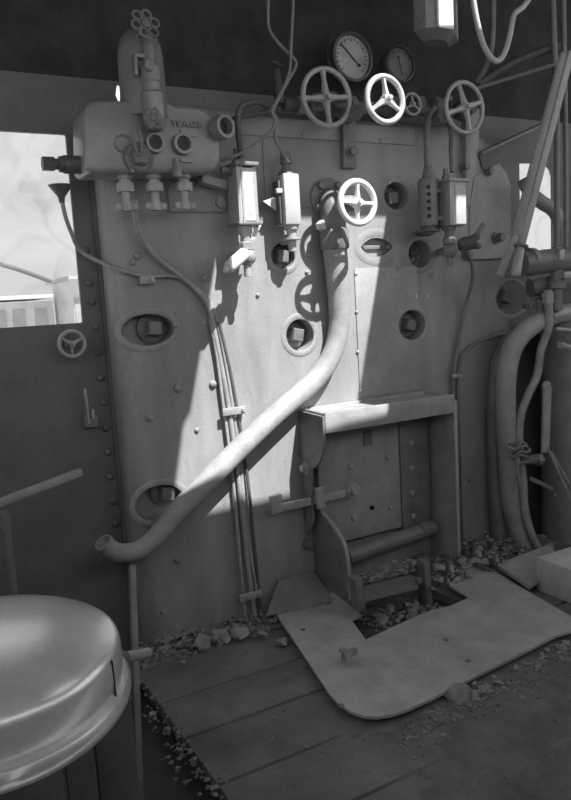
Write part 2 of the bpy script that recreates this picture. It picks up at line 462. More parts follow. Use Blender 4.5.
# right shoulder plate and diagonal flange
b = MB(); P = lambda *a: at(*a, Y=-.004)
b.prism([P(469, 252), P(470, 206), P(474, 178), P(486, 166), P(497, 163), P(506, 172), P(511, 186), P(511, 252)], (0, .02, 0)); b.build('shoulder_plate', IRON2, bh)
b = MB(); b.prism([at(*p, Y=-.03) for p in [(466, 112), (480, 108), (479, 150), (474, 175), (470, 206), (462, 206), (466, 175)]], (0, .035, 0), .004); b.build('stay_bracket', IRON, bh)
b = MB(); b.prism([at(*p, Y=-.022) for p in [(466, 236), (510, 233), (510, 258), (468, 260)]], (0, .022, 0), .003); pp = b.build('mounting_plate', IRON2, bh)
b = MB(); b.bolt(at(496, 238, Y=-.022), FWD, .02, .035, washer=.012); b.build('plate_bolt', MID, bh)
b = MB(); b.prism([at(*p, Y=-.03) for p in [(343, 112), (356, 112), (357, 168), (344, 168)]], (0, .028, 0), .004); b.bolt(at(351, 152, Y=-.03), FWD, .018, .02, washer=.004); b.build('strap_bracket', MID, bh)

# rivet strip between sheet and boiler on the front sheet
b = MB()
for px, py in [(86, 250), (89, 283), (92, 302), (96, 327), (98, 353), (101, 378), (104, 403), (106, 428), (108, 452), (110, 477), (113, 501), (115.5, 524), (118, 548)]:
    b.rivet(at(px, py, Y=WY - .001), FWD, .014)
xs = -.792
b.box((xs, WY - .006, .95), (.012, .012, 1.95)); tag(b.build('trim_1', WALL), kind='structure')


# ---------------------------------------------------------------- handwheels
def handwheel(label, c, R, r, ns, ph, stem, m=STEEL, axis=FWD, hub=.2, dish=.0, body=None, parent=None, name='handwheel', rimfl=1.0):
    c = V(c); ax = V(axis).normalized(); x, y, z = frame(ax)
    t = parent or thing(name, label, 'valve wheel', c - ax * stem)
    off = c
    b = MB(); b.ring(c, ax, R, r, 48, 12, fl=rimfl); b.build('rim', m, t)
    for k in range(ns):
        a = ph + 2 * PI * k / ns; d = x * math.cos(a) + y * math.sin(a); w = -x * math.sin(a) + y * math.cos(a)
        b = MB(); vs = []
        for s, hw, th in ((R * hub * .5, R * .17, r * 1.0), (R * .6, R * .095, r * .6), (R * .99, R * .12, r * .65)):
            p = c + d * s + ax * (dish * (1 - s / R))
            vs.append([b.bm.verts.new(p + w * hw * i + ax * th * j) for i, j in ((-1, -.6), (-.55, .9), (.55, .9), (1, -.6), (0, -1))])
        for q0, q1 in zip(vs, vs[1:]):
            for i in range(5): b.bm.faces.new((q0[i], q0[(i + 1) % 5], q1[(i + 1) % 5], q1[i]))
        b.bm.faces.new(vs[0]); b.bm.faces.new(vs[-1]); b.build('spoke', m, t)
    hc = c + ax * dish
    b = MB(); b.lathe(hc - ax * r * 1.6, ax, [(R * hub, 0), (R * hub * 1.05, r * 1.6), (R * hub * .85, r * 2.6)], 20)
    b.bolt(hc + ax * r * 1.0, ax, R * hub * .55, r * 1.5); b.build('hub', m, t)
    b = MB(); b.cyl(c - ax * stem, hc, R * .11, n=14)
    b.lathe(c - ax * stem, ax, [(R * .36, 0), (R * .36, stem * .3), (R * .22, stem * .36), (R * .22, stem * .55), (R * .12, stem * .6)], 6 if ns != 3 else 18)
    b.build('stem', MID, t)
    return t


handwheel('tall four spoked handwheel beneath the pale pressure gauge', at(326.5, 97.5, Y=-.15), .106, .0105, 4, .1, .09, m=LIGHT, hub=.2)
handwheel('brightly sunlit handwheel above the boiler top between gauges', at(385, 99.5, Y=-.35), .082, .0112, 3, PI / 2 + .05, .27, hub=.22, dish=.012)
handwheel('tiny handwheel tucked beside the sunlit wheel on the boiler top', at(412.5, 104, Y=-.16), .042, .006, 3, PI / 2, .1, m=LIGHT, hub=.28)
handwheel('four spoked handwheel above the two gauge protectors near the roof braces', at(464.5, 107.5, Y=-.22), .102, .0095, 4, .3, .18, m=LIGHT, hub=.18, dish=.01)
handwheel('white sunlit four spoked handwheel on the elbow of the long bent pipe', at(357.5, 202.5, Y=VALVE_Y), .080, .0122, 4, PI / 2 - .05, .15, hub=.24, m=WHITE)
handwheel('small three spoked handwheel on the dark sheet below the large window', at(72, 344, Y=WY - .06), .046, .008, 3, .45, .058, m=LIGHT, hub=.25, dish=.006)
handwheel('small spoked wheel beside the oval pocket above the thick bent pipes', at(537, 306, Y=-.16), .042, .006, 4, .2, .08, m=MID, hub=.24)

# manifold behind the top handwheels
t = thing('steam_manifold', 'dark horizontal steam manifold pipe behind the top handwheels', 'pipe', (.3, -.03, 2.05))
b = MB(); p0 = at(283, 106, Y=-.05); p1 = at(440, 108, Y=-.05)
b.tube([at(283, 104, Y=-.06), at(330, 106, Y=-.06), at(390, 108, Y=-.06), at(442, 112, Y=-.06)], .024, 14); b.build('pipe', DARK, t)
for px, py in ((326, 102), (385, 106), (413, 106), (464, 110)):
    b = MB(); q = at(px, py, Y=-.06); b.lathe(q + V((0, .05, 0)), FWD, [(.03, 0), (.042, .02), (.042, .06), (.03, .075), (.026, .11)], 18); b.build('valve_body', DARK, t)
for px in (300, 352, 398, 436):
    b = MB(); q = at(px, 106, Y=-.06); b.lathe(q - V((.018, 0, 0)), (1, 0, 0), [(.038, 0), (.038, .03)], 6); b.build('union_nut', MID, t)
b = MB(); q = at(280, 104, Y=-.06); b.lathe(q, (0, .1, 1), [(.02, 0), (.02, .06), (.016, .1), (.016, .13)], 14)
b.ring(q + V((.0, 0, .15)), (0, -.6, 1), .022, .005, 20, 6); b.build('whistle_cock', DARK, t)


# ---------------------------------------------------------------- pressure gauges
def gauge(label, c, R, dialm, needle_a, needle_l, ticks):
    c = V(c); t = thing('pressure_gauge', label, 'gauge', c + V((0, .06, 0)), None)
    b = MB(); b.lathe(c + V((0, .05, 0)), FWD, [(R * 1.0, 0), (R * 1.06, .01), (R * 1.06, .05), (R * 1.14, .052), (R * 1.14, .068), (R * 1.02, .072), (R * 1.0, .058), (R * .99, .04)], 48); b.build('case', DARK, t)
    b = MB(); b.lathe(c - V((0, .003, 0)), FWD, [(R, 0), (R, .002)], 48); dl = b.build('dial', dialm, t)
    b = MB(); y = c.y - .0065
    for k in range(ticks + 1):
        a = math.radians(225 - 270 * k / ticks); l0, l1 = (.74, .88) if k % 2 == 0 else (.8, .88)
        d = V((math.cos(a), 0, math.sin(a))); b.span(V((c.x, y, c.z)) + d * R * l0, V((c.x, y, c.z)) + d * R * l1, R * .035, .001, up=(0, 1, 0)) if 0 else b.span(V((c.x, y, c.z)) + d * R * l0, V((c.x, y, c.z)) + d * R * l1, .001, R * .045, up=(0, 1, 0))
    b.build('scale', BLACK, dl)
    b = MB(); d = V((math.cos(needle_a), 0, math.sin(needle_a))); p = V((c.x, y - .003, c.z)); o = p - d * R * needle_l * .6
    b.span(o, p + d * R * needle_l, .002, R * .05, up=(0, 1, 0)); b.lathe(o + V((0, .001, 0)), FWD, [(R * .08, 0), (R * .08, .004)], 14); b.build('needle', BLACK, dl)
    b = MB(); b.lathe(c - V((0, .016, 0)), FWD, [(R * 1.0, 0), (R * 1.0, .0015)], 48); b.build('glass', DIALGLASS, t)
    return t


GY = -.05
gauge('large pale faced pressure gauge with a long slanting needle', at(351, 58, Y=GY), .085, DIAL, math.radians(138), .85, 20)
gauge('smaller dim grey pressure gauge beside the pale faced gauge', at(398.5, 65, Y=GY), .066, mat('dim_dial', .28, .5, 0, .2, 12, 0), math.radians(-75), .7, 16)
b = MB(); b.tube([at(334, 70, Y=-.03), at(329, 62, Y=-.02), at(329, 45, Y=0), at(333, 35, Y=.03)], .006, 8); b.tube([at(345, 82, Y=-.02), at(350, 95, Y=-.03), at(355, 106, Y=-.03)], .01, 8)
tag(b.build('gauge_syphon_pipe', DARK), 'thin dark siphon tube curling beside the pale pressure gauge', 'pipe')

# ---------------------------------------------------------------- lubricator
LY = -.17
lub = thing('hydrostatic_lubricator', 'large grey cast lubricator with a tower and rosette knobs', 'lubricator', at(148, 172, Y=-.08))
Q = lambda x, y, Y=LY: at(x, y, Y=Y)
b = MB()
b.prism([Q(*p) for p in [(83, 112), (87, 104), (95, 100), (120, 100), (166, 100), (176, 106), (198, 107), (208, 112), (217, 122), (220, 134), (221, 160), (216, 170), (208, 172), (90, 173), (84, 168)]], (0, .155, 0), .022)
b.build('body', LUB, lub)
tc = Q(144, 104, -.12); tt = Q(144, 22, -.12); H = tt.z - tc.z - .01; r = .079
b = MB(); b.lathe(tc - V((0, 0, .05)), (0, 0, 1), [(r * 1.06, 0), (r * 1.03, .05), (r, .08), (r * .98, H - .06), (r * .93, H - .03), (r * .8, H), (r * .55, H + .022), (0, H + .032)], 40)
b.build('tower', LUB, lub)
b = MB(); q = Q(153, 104, -.21); b.lathe(q + V((0, 0, -.085)), (0, 0, 1), [(.026, 0), (.036, .02), (.04, .06), (.04, .115), (.032, .125), (.032, .15), (.036, .155), (.036, .2), (.028, .21), (.022, .23), (.022, .27), (.016, .28), (.016, .30)], 22)
b.build('feed_valve', LUB, lub)
b = MB(); q = Q(147, 66, -.225); b.box(q + V((0, .02, .035)), (.075, .03, .016), bev=.004); b.box(q + V((-.034, .02, 0)), (.014, .03, .06), bev=.004); b.box(q + V((.034, .02, .016)), (.016, .03, .03), bev=.004); b.cyl(q + V((.0, .02, -.01)), q + V((0, -.03, -.005)), .018, n=8)
b.build('valve_yoke', LUB, lub)


def rosette(c, R, lobes, ph, ax=FWD):
    x, y, z = frame(ax); c = V(c)
    b = MB()
    for k in range(lobes):
        a = ph + 2 * PI * k / lobes; d = x * math.cos(a) + y * math.sin(a)
        b.ring(c + d * R * .66, ax, R * .29, R * .085, 18, 6)
    b.lathe(c - z * R * .2, ax, [(R * .3, 0), (R * .3, R * .3), (R * .18, R * .36)], 16)
    b.lathe(c - z * .07, ax, [(R * .18, 0), (R * .18, .07)], 10)
    return b


rosette(Q(145.5, 23.5, -.25), .052, 6, .25, V((.1, -1, .25))).build('rosette_knob', MID, lub)
rosette(Q(153, 117.5, -.27), .034, 6, .1).build('rosette_knob', MID, lub)
for px, py, R, kind in ((122, 144, .03, 0), (153, 144, .034, 1), (181, 145, .036, 1), (217.5, 129, .041, 1)):
    b = MB(); q = Q(px, py, -.165); L = .03 if px != 217.5 else .05
    ax = FWD if px != 217.5 else V((.25, -1, 0))
    if kind: b.lathe(q, ax, [(R, 0), (R * 1.05, L * .5), (R * .98, L), (R * .72, L * 1.02), (R * .62, L * .5), (0, L * .45)], 26)
    else: b.lathe(q, ax, [(R, 0), (R, L * .4), (R * .8, L * .5), (R * .75, L * .3), (0, L * .28)], 26)
    s = b.build('sight_port', LUB, lub)
    if kind:
        b = MB(); b.lathe(q + ax.normalized() * L * .46, ax, [(R * .6, 0), (R * .6, .002)], 20); b.build('port_glass', BLACK, s)
b = MB(); q = Q(139, 157, -.19); b.lathe(q + V((0, .02, 0)), FWD, [(.05, 0), (.05, .02), (.042, .03)], 24); b.bolt(q - V((0, .01, 0)), FWD, .033, .03); b.build('centre_nut', MID, lub)
b = MB(); q0 = Q(139.5, 152, -.23); q1 = Q(136.5, 130, -.24); b.ring((q0 + q1) / 2, FWD, .043, .006, 26, 8, sx=.28); b.build('shutoff_lever', MID, lub)
for px in (124, 153.5, 183):
    b = MB(); q = Q(px, 173, -.12); d = V((0, 0, -1))
    b.lathe(q, d, [(.026, -.01), (.026, .018), (.02, .022), (.02, .034)], 6); b.lathe(q + d * .034, d, [(.03, 0), (.03, .03)], 6); b.lathe(q + d * .064, d, [(.014, 0), (.014, .05)], 14)
    u = b.build('drain_union', LIGHT, lub)
    b = MB(); qq = q + d * .112
    b.lathe(qq, d, [(.018, -.012), (.018, .016)], 14)
    for s in (-1, 1): b.box(qq + V((s * .026, 0, -.002)), (.026, .012, .024), bev=.004)
    b.build('wing_nut', LIGHT, u)
b = MB(); q = Q(80, 165, -.1); d = V((-1, 0, 0)); b.lathe(q, d, [(.03, -.02), (.03, .055)], 20); b.lathe(q + d * .055, d, [(.026, 0), (.026, .014), (.018, .016), (.018, .03)], 14); b.lathe(q + d * .085, d, [(.024, 0), (.024, .038)], 6); b.build('end_union', DARK, lub)
b = MB(); q = Q(221, 170, -.1); b.lathe(q, (1, 0, 0), [(.012, 0), (.012, .03), (.02, .03), (.02, .05)], 8); b.build('end_cock', MID, lub)
b = MB(); q = Q(177, 168, -.175); b.lathe(q, (0, 0, 1), [(.018, -.03), (.018, .0), (.012, .01), (.012, .03), (0, .035)], 14); b.build('filler_plug', LUB, lub)
b = MB(); b.span(Q(131, 171, -.18), Q(150, 163, -.18), .012, .02); b.build('cast_lug', LUB, lub)
b = MB(); b.span(Q(180, 160, -.175), Q(192, 161, -.175), .012, .012); b.build('cast_lug', LUB, lub)
b = MB(); q = Q(189, 132.5, -.172); b.prism([q + V((x, 0, z)) for x, z in [(-.032, .008), (-.026, .013), (.026, .013), (.032, .008), (.032, -.008), (.026, -.013), (-.026, -.013), (-.032, -.008)]], (0, -.004, 0)); b.build('name_tablet', LUB, lub)


def text(s, loc, size, rot, depth, m, parent, name='lettering'):
    cu = bpy.data.curves.new('t', 'FONT'); cu.body = s; cu.size = size; cu.extrude = depth; cu.align_x = 'CENTER'
    o = bpy.data.objects.new('t', cu); COL.objects.link(o); bpy.context.view_layer.update()
    me = bpy.data.meshes.new_from_object(o.evaluated_get(bpy.context.evaluated_depsgraph_get()))
    bpy.data.objects.remove(o); bpy.data.curves.remove(cu)
    me.transform(M.Translation(V(loc) - wloc(parent)) @ rot.to_4x4()); me.materials.clear(); me.materials.append(m)
    o = bpy.data.objects.new(name, me); COL.objects.link(o); o.parent = parent; return o


text('W.A.G.R', Q(187.5, 127, -.172), .031, M.Rotation(PI / 2, 3, 'X'), .005, LUB, lub, 'cast_lettering')
b = MB(); b.prism([at(*p, Y=-.012) for p in [(168, 190), (172, 182), (224, 178), (226, 190), (224, 212), (170, 212)]], (0, .012, 0), .003); b.bolt(at(219, 203, Y=-.012), FWD, .022, .02, washer=.004)
b.span(at(200, 179, Y=-.05), at(224, 186, Y=-.05), .03, .05); b.build('mounting_bracket', IRON2, lub)

# ---------------------------------------------------------------- gauge glass protectors
GYF = -.14
t = thing('water_gauge', 'glass fronted water gauge protector hung beside the lubricator, cock handle below', 'water gauge', at(247, 270, Y=-.1))
A, B = at(235, 166, Y=GYF), at(258.5, 222, Y=GYF); cx = (A.x + B.x) / 2; cz = (A.z + B.z) / 2; w = B.x - A.x; h = A.z - B.z
b = MB(); b.box((A.x + .008, GYF + .035, cz), (.012, .08, h)); b.box((B.x - .006, GYF + .035, cz), (.012, .08, h)); b.box((cx, GYF + .07, cz), (w, .01, h)); b.box((A.x + .022, GYF - .002, cz), (.008, .012, h)); b.build('casing', GREYBOX, t)
b = MB(); b.box((cx + .004, GYF - .002, cz), (w - .018, .005, h - .01)); b.build('front_glass', GAUGEGLASS, t)
b = MB(); b.cyl((cx, GYF + .04, B.z), (cx, GYF + .04, A.z), .011, n=12); b.build('gauge_tube', WHITE, t)
b = MB(); b.box((cx, GYF + .03, A.z + .008), (w + .014, .1, .014), bev=.003); b.build('top_plate', MID, t)
b = MB(); b.box((cx, GYF + .03, B.z - .006), (w + .014, .1, .012), bev=.003); b.build('bottom_plate', MID, t)
b = MB(); q = V((cx - .01, GYF + .04, A.z)); b.lathe(q, (0, 0, 1), [(.022, 0), (.022, .03), (.014, .035), (.014, .07)], 6); b.build('top_gland', MID, t)
b = MB(); q = V((cx - .002, GYF + .03, B.z - .01)); b.lathe(q, (0, 0, -1), [(.028, 0), (.028, .03), (.022, .035), (.022, .06), (.032, .065), (.032, .09), (.026, .095)], 8)
b.ball(q + V((0, 0, -.115)), .037); b.cyl(q + V((0, .0, -.115)), q + V((0, .13, -.11)), .024); b.cyl(q + V((0, 0, -.13)), q + V((0, 0, -.19)), .015); b.build('bottom_cock', LIGHT, t)
b = MB(); h0 = at(246, 252, Y=GYF); h1 = at(228, 268, Y=GYF - .05); d = (h1 - h0); b.lathe(h0, d, [(.014, 0), (.024, .015), (.024, d.length - .012), (.018, d.length)], 14); b.lathe(h1, d, [(.01, 0), (.01, .02)], 10); b.build('cock_handle', WHITE, t)
b = MB(); b.prism([at(*p, Y=GYF + .01) for p in [(256, 225), (263, 222), (254, 240), (251, 240)]], (0, .004, 0)); b.build('tab', WHITE, t)

GYF = -.115
t = thing('water_gauge', 'sunlit white narrow gauge protector with a triangular side flag', 'water gauge', at(292, 240, Y=-.1))
A, B = at(283, 173, Y=GYF), at(301.5, 224.5, Y=GYF); cx = (A.x + B.x) / 2; cz = (A.z + B.z) / 2; w = B.x - A.x; h = A.z - B.z
b = MB(); b.box((cx, GYF + .035, cz), (w, .075, h), bev=.006); b.build('casing', GPAINT, t)
b = MB(); b.box((A.x - .007, GYF + .045, cz - .01), (.010, .05, h - .03), bev=.002); b.build('side_plate', DARK, t)
b = MB(); q = V((cx, GYF + .035, A.z)); b.lathe(q, (0, 0, 1), [(.035, 0), (.028, .012), (.016, .03), (.016, .04), (.024, .042), (.024, .05), (.02, .055), (.024, .06), (.02, .085)], 16); b.build('top_gland', MID, t)
b = MB(); q = V((cx + .008, GYF + .035, B.z)); b.lathe(q, (0, 0, -1), [(.03, -.004), (.03, .015), (.02, .02), (.02, .045), (.038, .047), (.038, .056), (.016, .058), (.016, .1)], 16); b.cyl(q + V((0, 0, -.05)), q + V((0, .08, -.05)), .02); b.build('bottom_gland', LIGHT, t)
b = MB(); b.prism([at(*p, Y=GYF + .05) for p in [(263, 201), (280.5, 195), (281.5, 214.5)]], (0, .005, 0)); b.build('flag', WHITE, t)
b = MB(); b.box(at(279, 191, Y=GYF + .02), (.03, .02, .018), bev=.004); b.build('catch', WHITE, t)

t = thing('water_gauge', 'cylindrical gauge protector pierced by a column of holes', 'water gauge', at(429, 230, Y=-.1))
q0 = at(428.5, 226, Y=-.13); q1 = at(428.5, 181, Y=-.13); r = .042
b = MB(); b.lathe(q0, (0, 0, 1), [(r, 0), (r, q1.z - q0.z)], 32); cs = b.build('casing', MID, t)
c = MB()
for k in range(5):
    z = q0.z + (q1.z - q0.z) * (.2 + .16 * k); c.cyl((q0.x - .012, q0.y, z), (q0.x - .045, q0.y - .1, z), .009, n=12)
bmesh.ops.translate(c.bm, verts=c.bm.verts[:], vec=-wloc(t)); cs.parent = None; cut(cs, c.bm); cs.parent = t
b = MB(); b.lathe(q0 + V((0, 0, .005)), (0, 0, 1), [(r * .7, 0), (r * .7, q1.z - q0.z - .01)], 20); b.build('gauge_tube', BLACK, t)
for z in (.17, .78):
    b = MB(); p = q0 + V((0, 0, (q1.z - q0.z) * z)); b.box(p + V((r + .014, -.01, 0)), (.04, .02, .02), bev=.004); b.bolt(p + V((r + .03, -.02, 0)), FWD, .009, .015); b.build('clamp', MID, t)
b = MB(); b.lathe(q1, (0, 0, 1), [(r * 1.04, 0), (r * 1.04, .008), (.028, .012), (.022, .05), (.016, .055), (.016, .09)], 20); b.build('top_gland', MID, t)
b = MB(); b.lathe(q0, (0, 0, -1), [(.034, 0), (.034, .016), (.05, .018), (.05, .026), (.026, .028), (.026, .036)], 20); b.cyl(q0 + V((0, 0, -.03)), q0 + V((.05, .13, -.02)), .013); b.build('bottom_flange', DARK, t)

t = thing('water_gauge', 'square gauge protector with half sunlit pale front', 'water gauge', at(456, 250, Y=-.1))
A, B = at(449.5, 181, Y=-.2), at(466.5, 225, Y=-.2); cx = (A.x + B.x) / 2; cz = (A.z + B.z) / 2; w = B.x - A.x; h = A.z - B.z
b = MB(); b.box((cx, -.165, cz), (w, .07, h), bev=.003); b.build('casing', GREYBOX, t)
b = MB(); b.box((cx + .012, -.202, cz - .005), (w * .66, .006, h * .9), bev=.002); b.build('front_plate', GPAINT, t)
b = MB(); b.box((cx + .004, -.165, A.z + .006), (w + .02, .085, .012), bev=.002); b.build('top_plate', LIGHT, t)
b = MB(); b.box((cx - .05, -.1, cz - .004), (.07, .06, h * 1.0), bev=.003); b.build('back_box', DARK, t)
b = MB(); q = V((cx - .02, -.15, A.z)); b.lathe(q, (0, 0, 1), [(.018, 0), (.018, .03), (.012, .034), (.012, .06)], 6); b.build('top_gland', MID, t)
b = MB(); q = V((cx - .01, -.15, B.z)); b.lathe(q, (0, 0, -1), [(.03, 0), (.03, .015), (.02, .02), (.02, .045), (.028, .05), (.028, .075), (.02, .08)], 8); b.ball(q + V((0, 0, -.105)), .035); b.cyl(q + V((0, 0, -.105)), q + V((.06, .14, -.1)), .016); b.cyl(q + V((0, 0, -.13)), q + V((0, 0, -.17)), .014); b.build('bottom_cock', MID, t)
b = MB(); p0 = at(458, 246, Y=-.15); p1 = at(474, 242, Y=-.19); d = p1 - p0; b.lathe(p0, d, [(.02, 0), (.03, .01), (.03, d.length), (.034, d.length), (.034, d.length + .01)], 18)
for dx, dz in ((.0, .018), (.004, -.02)): b.bolt(p1 + V((dx, -.01, dz)), FWD, .014, .018)
b.build('cock_barrel', DARK, t)
b = MB(); b.span(at(473, 240, Y=-.2), at(484, 224, Y=-.22), .012, .022, up=(0, 1, 0), bev=.003); b.build('cock_lever', MID, t)


# ---------------------------------------------------------------- pipes and cables
def pipe(name, label, pts, r, m=PIPE, cat='pipe', group=None, n=12):
    b = MB(); b.tube(pts, r, n)
    return tag(b.build(name, m), label, cat, group)


pp = lambda L, Y: [at(x, y, Y=(Y if len(r) == 0 else r[0])) for x, y, *r in L]
# big bent pipe hanging from the sunlit valve
t = thing('drain_pipe', 'long thick pipe bending diagonally across the sunlit boiler face, open at its end', 'pipe', at(335, 260, Y=-.1))
b = MB(); L = [(334, 240, -.062), (337, 270, -.054), (339, 300, -.048), (339, 325, -.046), (333, 352, -.046), (319, 375, -.046), (298, 395, -.052), (262, 427, -.068), (225, 463, -.076), (198, 491, -.07), (176, 513, -.066), (158, 534, -.065), (140, 549, -.08), (122, 553, -.09), (110, 549, -.10), (103, 542, -.11)]
rr = [.052, .05, .047, .044, .043, .043, .043, .043, .043, .043, .040, .037, .035, .034, .034, .034]
b.tube(pp(L, 0), rr, 22)
dp = b.build('pipe', PIPE, t)
c = MB(); dd = at(103, 542, Y=-.11) - at(110, 549, Y=-.105); c.cyl(at(108, 546.8, Y=-.107), at(103, 542, Y=-.11) + dd * .6, .028, n=18)
bmesh.ops.translate(c.bm, verts=c.bm.verts[:], vec=-wloc(t)); dp.parent = None; cut(dp, c.bm); dp.parent = t
b = MB(); q = at(334.5, 242, Y=-.066); b.lathe(q - V((0, 0, .03)), (0, 0, 1), [(.058, 0), (.062, .01), (.062, .075), (.056, .085)], 8); b.build('collar', MID, t)
b = MB(); b.tube([at(334, 228, Y=-.066), at(333, 214, Y=-.066), at(331, 203, Y=-.05), at(329, 199, Y=-.01)], [.05, .052, .05, .048], 20)
b.cyl(at(330, 204, Y=-.06), at(357, 203, Y=-.11), .036, n=18); b.build('valve_elbow', MID, t)
b = MB(); q = at(327, 199, Y=0); b.lathe(q, FWD, [(.085, 0), (.085, .014), (.06, .02)], 30)
for a in (2.3, 3.7, .9): b.bolt(q + V((.066 * math.cos(a), -.014, .066 * math.sin(a))), FWD, .016, .024)
b.build('flange', MID, t)
b = MB(); b.bolt(at(320, 226, Y=-.05), FWD, .022, .03); b.build('stud', WHITE, t)

C1 = [(135, 200, -.1), (136, 220, -.08), (143, 240, -.04), (158, 258, -.02), (178, 274, -.02), (197, 290, -.02), (209, 308, -.02), (214, 330, -.02), (222, 370, -.02), (229, 410, -.02), (236, 460, -.022), (243, 520, -.022), (249, 575, -.025), (256, 622, -.03)]
pipe('oil_pipe', 'thick oil pipe curving from under the lubricator down the boiler face', pp(C1, 0), .0105, LIGHT, 'pipe')
C2 = [(214, 318, -.018), (221, 355, -.018), (226, 395, -.018), (231, 430, -.018), (238, 490, -.02), (244, 560, -.022), (250, 624, -.025)]
pipe('oil_pipe', 'slim pipe hidden beside the thick oil pipe, outer side of the clamped bundle', [p + V((-.018, 0, 0)) for p in pp(C2, 0)], .007, PIPE, 'pipe')
C3 = [(62, 200, -.02), (65, 215, -.02), (71, 232, .02), (80, 250, .09), (100, 262, .06), (120, 270, -.012), (145, 276, -.014), (170, 276, -.014), (188, 281, -.014), (204, 295, -.014), (215, 315, -.014), (225, 360, -.014), (233, 410, -.014), (241, 470, -.016), (248, 540, -.018), (262, 620, -.02)]
t = thing('oil_funnel', 'small dark funnel before the large window with its thin pipe', 'funnel', at(62, 200, Y=-.02))
b = MB(); b.lathe(at(62, 203, Y=-.02), (0, 0, 1), [(.009, 0), (.012, .02), (.042, .06), (.04, .06), (.01, .022), (0, .02)], 20); b.build('cone', DARK, t)
b = MB(); b.tube(pp(C3, 0), .0075, 10); b.build('pipe', PIPE, t)
C4 = [(216, 322, -.02), (227, 370, -.02), (236, 420, -.02), (245, 480, -.02), (252, 550, -.022), (258, 610, -.025)]
pipe('oil_pipe', 'slim dark pipe in the clamped bundle nearest the fire door', [p + V((.012, 0, 0)) for p in pp(C4, 0)], .007, DARK, 'pipe')


def clamp(label, px, py, w, Y=-.03, h=.03):
    b = MB(); q = at(px, py, Y=Y); b.box(q, (w, .012, h), bev=.003); b.box(q + V((w / 2 - .006, .012, 0)), (.02, .03, h * .9)); b.bolt(q + V((w / 2 - .012, -.004, 0)), FWD, .009, .014)
    return tag(b.build('pipe_clamp', LIGHT), label, 'clamp')


clamp('bright pipe clamp across the oil pipe bundle on the sunlit patch', 234, 411, .10, -.036)
clamp('dull pipe clamp on the oil pipe bundle just above the coal', 250, 596, .10, -.042)
clamp('small clip holding the thin funnel pipe beside the oval pocket', 147, 280, .055, -.026)
clamp('pipe clip on the paired thin pipes beside the fire door hood', 456, 376, .05, -.03, .02)

pipe('drain_tube', 'thin drain tube dropping from the gauge cock beside the fire door hood', pp([(468, 256, -.15), (472, 266, -.12), (472, 282, -.08), (466, 305, -.03), (460, 335, -.02), (455, 365, -.02), (453, 400, -.02), (454, 450, -.02), (457, 552, -.02)], 0), .0085, MID)
pipe('drain_tube', 'thin tube bowing from the thick bent pipe towards the hood', pp([(511, 332, -.06), (495, 336, -.02), (478, 342, -.02), (465, 352, -.02), (459, 368, -.018), (458, 400, -.018), (460, 450, -.018), (463, 552, -.02)], 0), .0085, MID)
pipe('floor_hose', 'short hose loop curling through rubble beside the hood foot', [at(463, 552, Z=.05), at(470, 562, Z=.04), at(480, 566, Z=.05), at(494, 572, Z=.03)], .011, DARK, 'hose')

# thick steam pipes at the right
pipe('steam_pipe', 'thickest pipe, arching from the injector down to the floor', pp([(548, 318, -.16), (538, 322, -.17), (522, 334, -.17), (511, 352, -.16), (506, 380, -.15), (506, 420, -.14), (508, 460, -.13), (511, 500, -.12), (517, 525, -.12), (526, 556, -.14)], 0), .047, PIPE, n=22)
pipe('steam_pipe', 'dark shaded pipe standing behind the thickest arching pipe', pp([(520, 330, -.06), (503, 350, -.05), (496, 380, -.05), (494, 430, -.05), (496, 500, -.05), (500, 548, -.05)], 0), .036, MID, n=18)
pipe('injector_pipe', 'wavy slimmer pipe falling beside the thick arching pipe', pp([(548, 290, -.22), (549, 315, -.22), (548, 330, -.22), (541, 350, -.2), (537, 375, -.18), (528, 395, -.18), (521, 415, -.18), (519, 440, -.18), (523, 480, -.18), (525, 510, -.18), (532, 535, -.19), (543, 556, -.2)], 0), .019, PIPE, n=16)
b = MB(); rnd = random.Random(3)
for k in range(5):
    c0 = at(512 + k * 2.5, 443 + k * 4, Y=-.2); pts = []
    for i in range(10):
        a = i / 9 * 2 * PI; pts.append(c0 + V((.055 * math.cos(a), .03 * math.sin(a) - .02, rnd.uniform(-.014, .014))))
    b.tube(pts, .006, 6, 3)
for k in range(4): b.tube([at(517 + k, 452, Y=-.23), at(516 + rnd.uniform(-3, 3), 470, Y=-.23), at(516 + rnd.uniform(-4, 5), 492, Y=-.22)], .005, 6, 3)
tag(b.build('lashing_cord', CORDM), 'frayed cord lashing tied round the thick bent pipes', 'cord')

# injector cluster on the right sheet
t = thing('injector', 'hazy cluster of injector valves under the narrow window', 'injector', at(550, 300, Y=-.15))
b = MB(); b.cyl(at(522, 264, Y=-.18), at(574, 258, Y=-.24), .055, n=24); b.lathe(at(527, 262, Y=-.18), (1, 0, 0), [(.065, 0), (.065, .03)], 24); b.build('body', MID, t)
b = MB(); b.cyl(at(530, 288, Y=-.12), at(575, 280, Y=-.2), .045, n=24); b.build('body', MID, t)
b = MB(); b.lathe(at(557, 300, Y=-.22), (0, 0, 1), [(.026, -.05), (.026, .05), (.04, .055), (.04, .085), (.03, .09), (.03, .15), (.042, .155), (.042, .18), (.026, .19), (.02, .25)], 20); b.build('spindle', MID, t)
b = MB(); b.lathe(at(548, 299, Y=-.22), (0, 0, 1), [(.028, -.02), (.028, .03)], 6); b.build('union_nut', LIGHT, t)
b = MB(); b.cyl(at(548, 316, Y=-.17), at(576, 312, Y=-.2), .045, n=24); b.build('outlet', LIGHT, t)
b = MB(); b.box(at(560, 255, Y=-.26), (.035, .03, .05), bev=.004); b.build('bracket', LIGHT, t)
b = MB(); b.box(at(566, 275, Y=-.26), (.05, .03, .03), bev=.004); b.build('bracket', LIGHT, t)
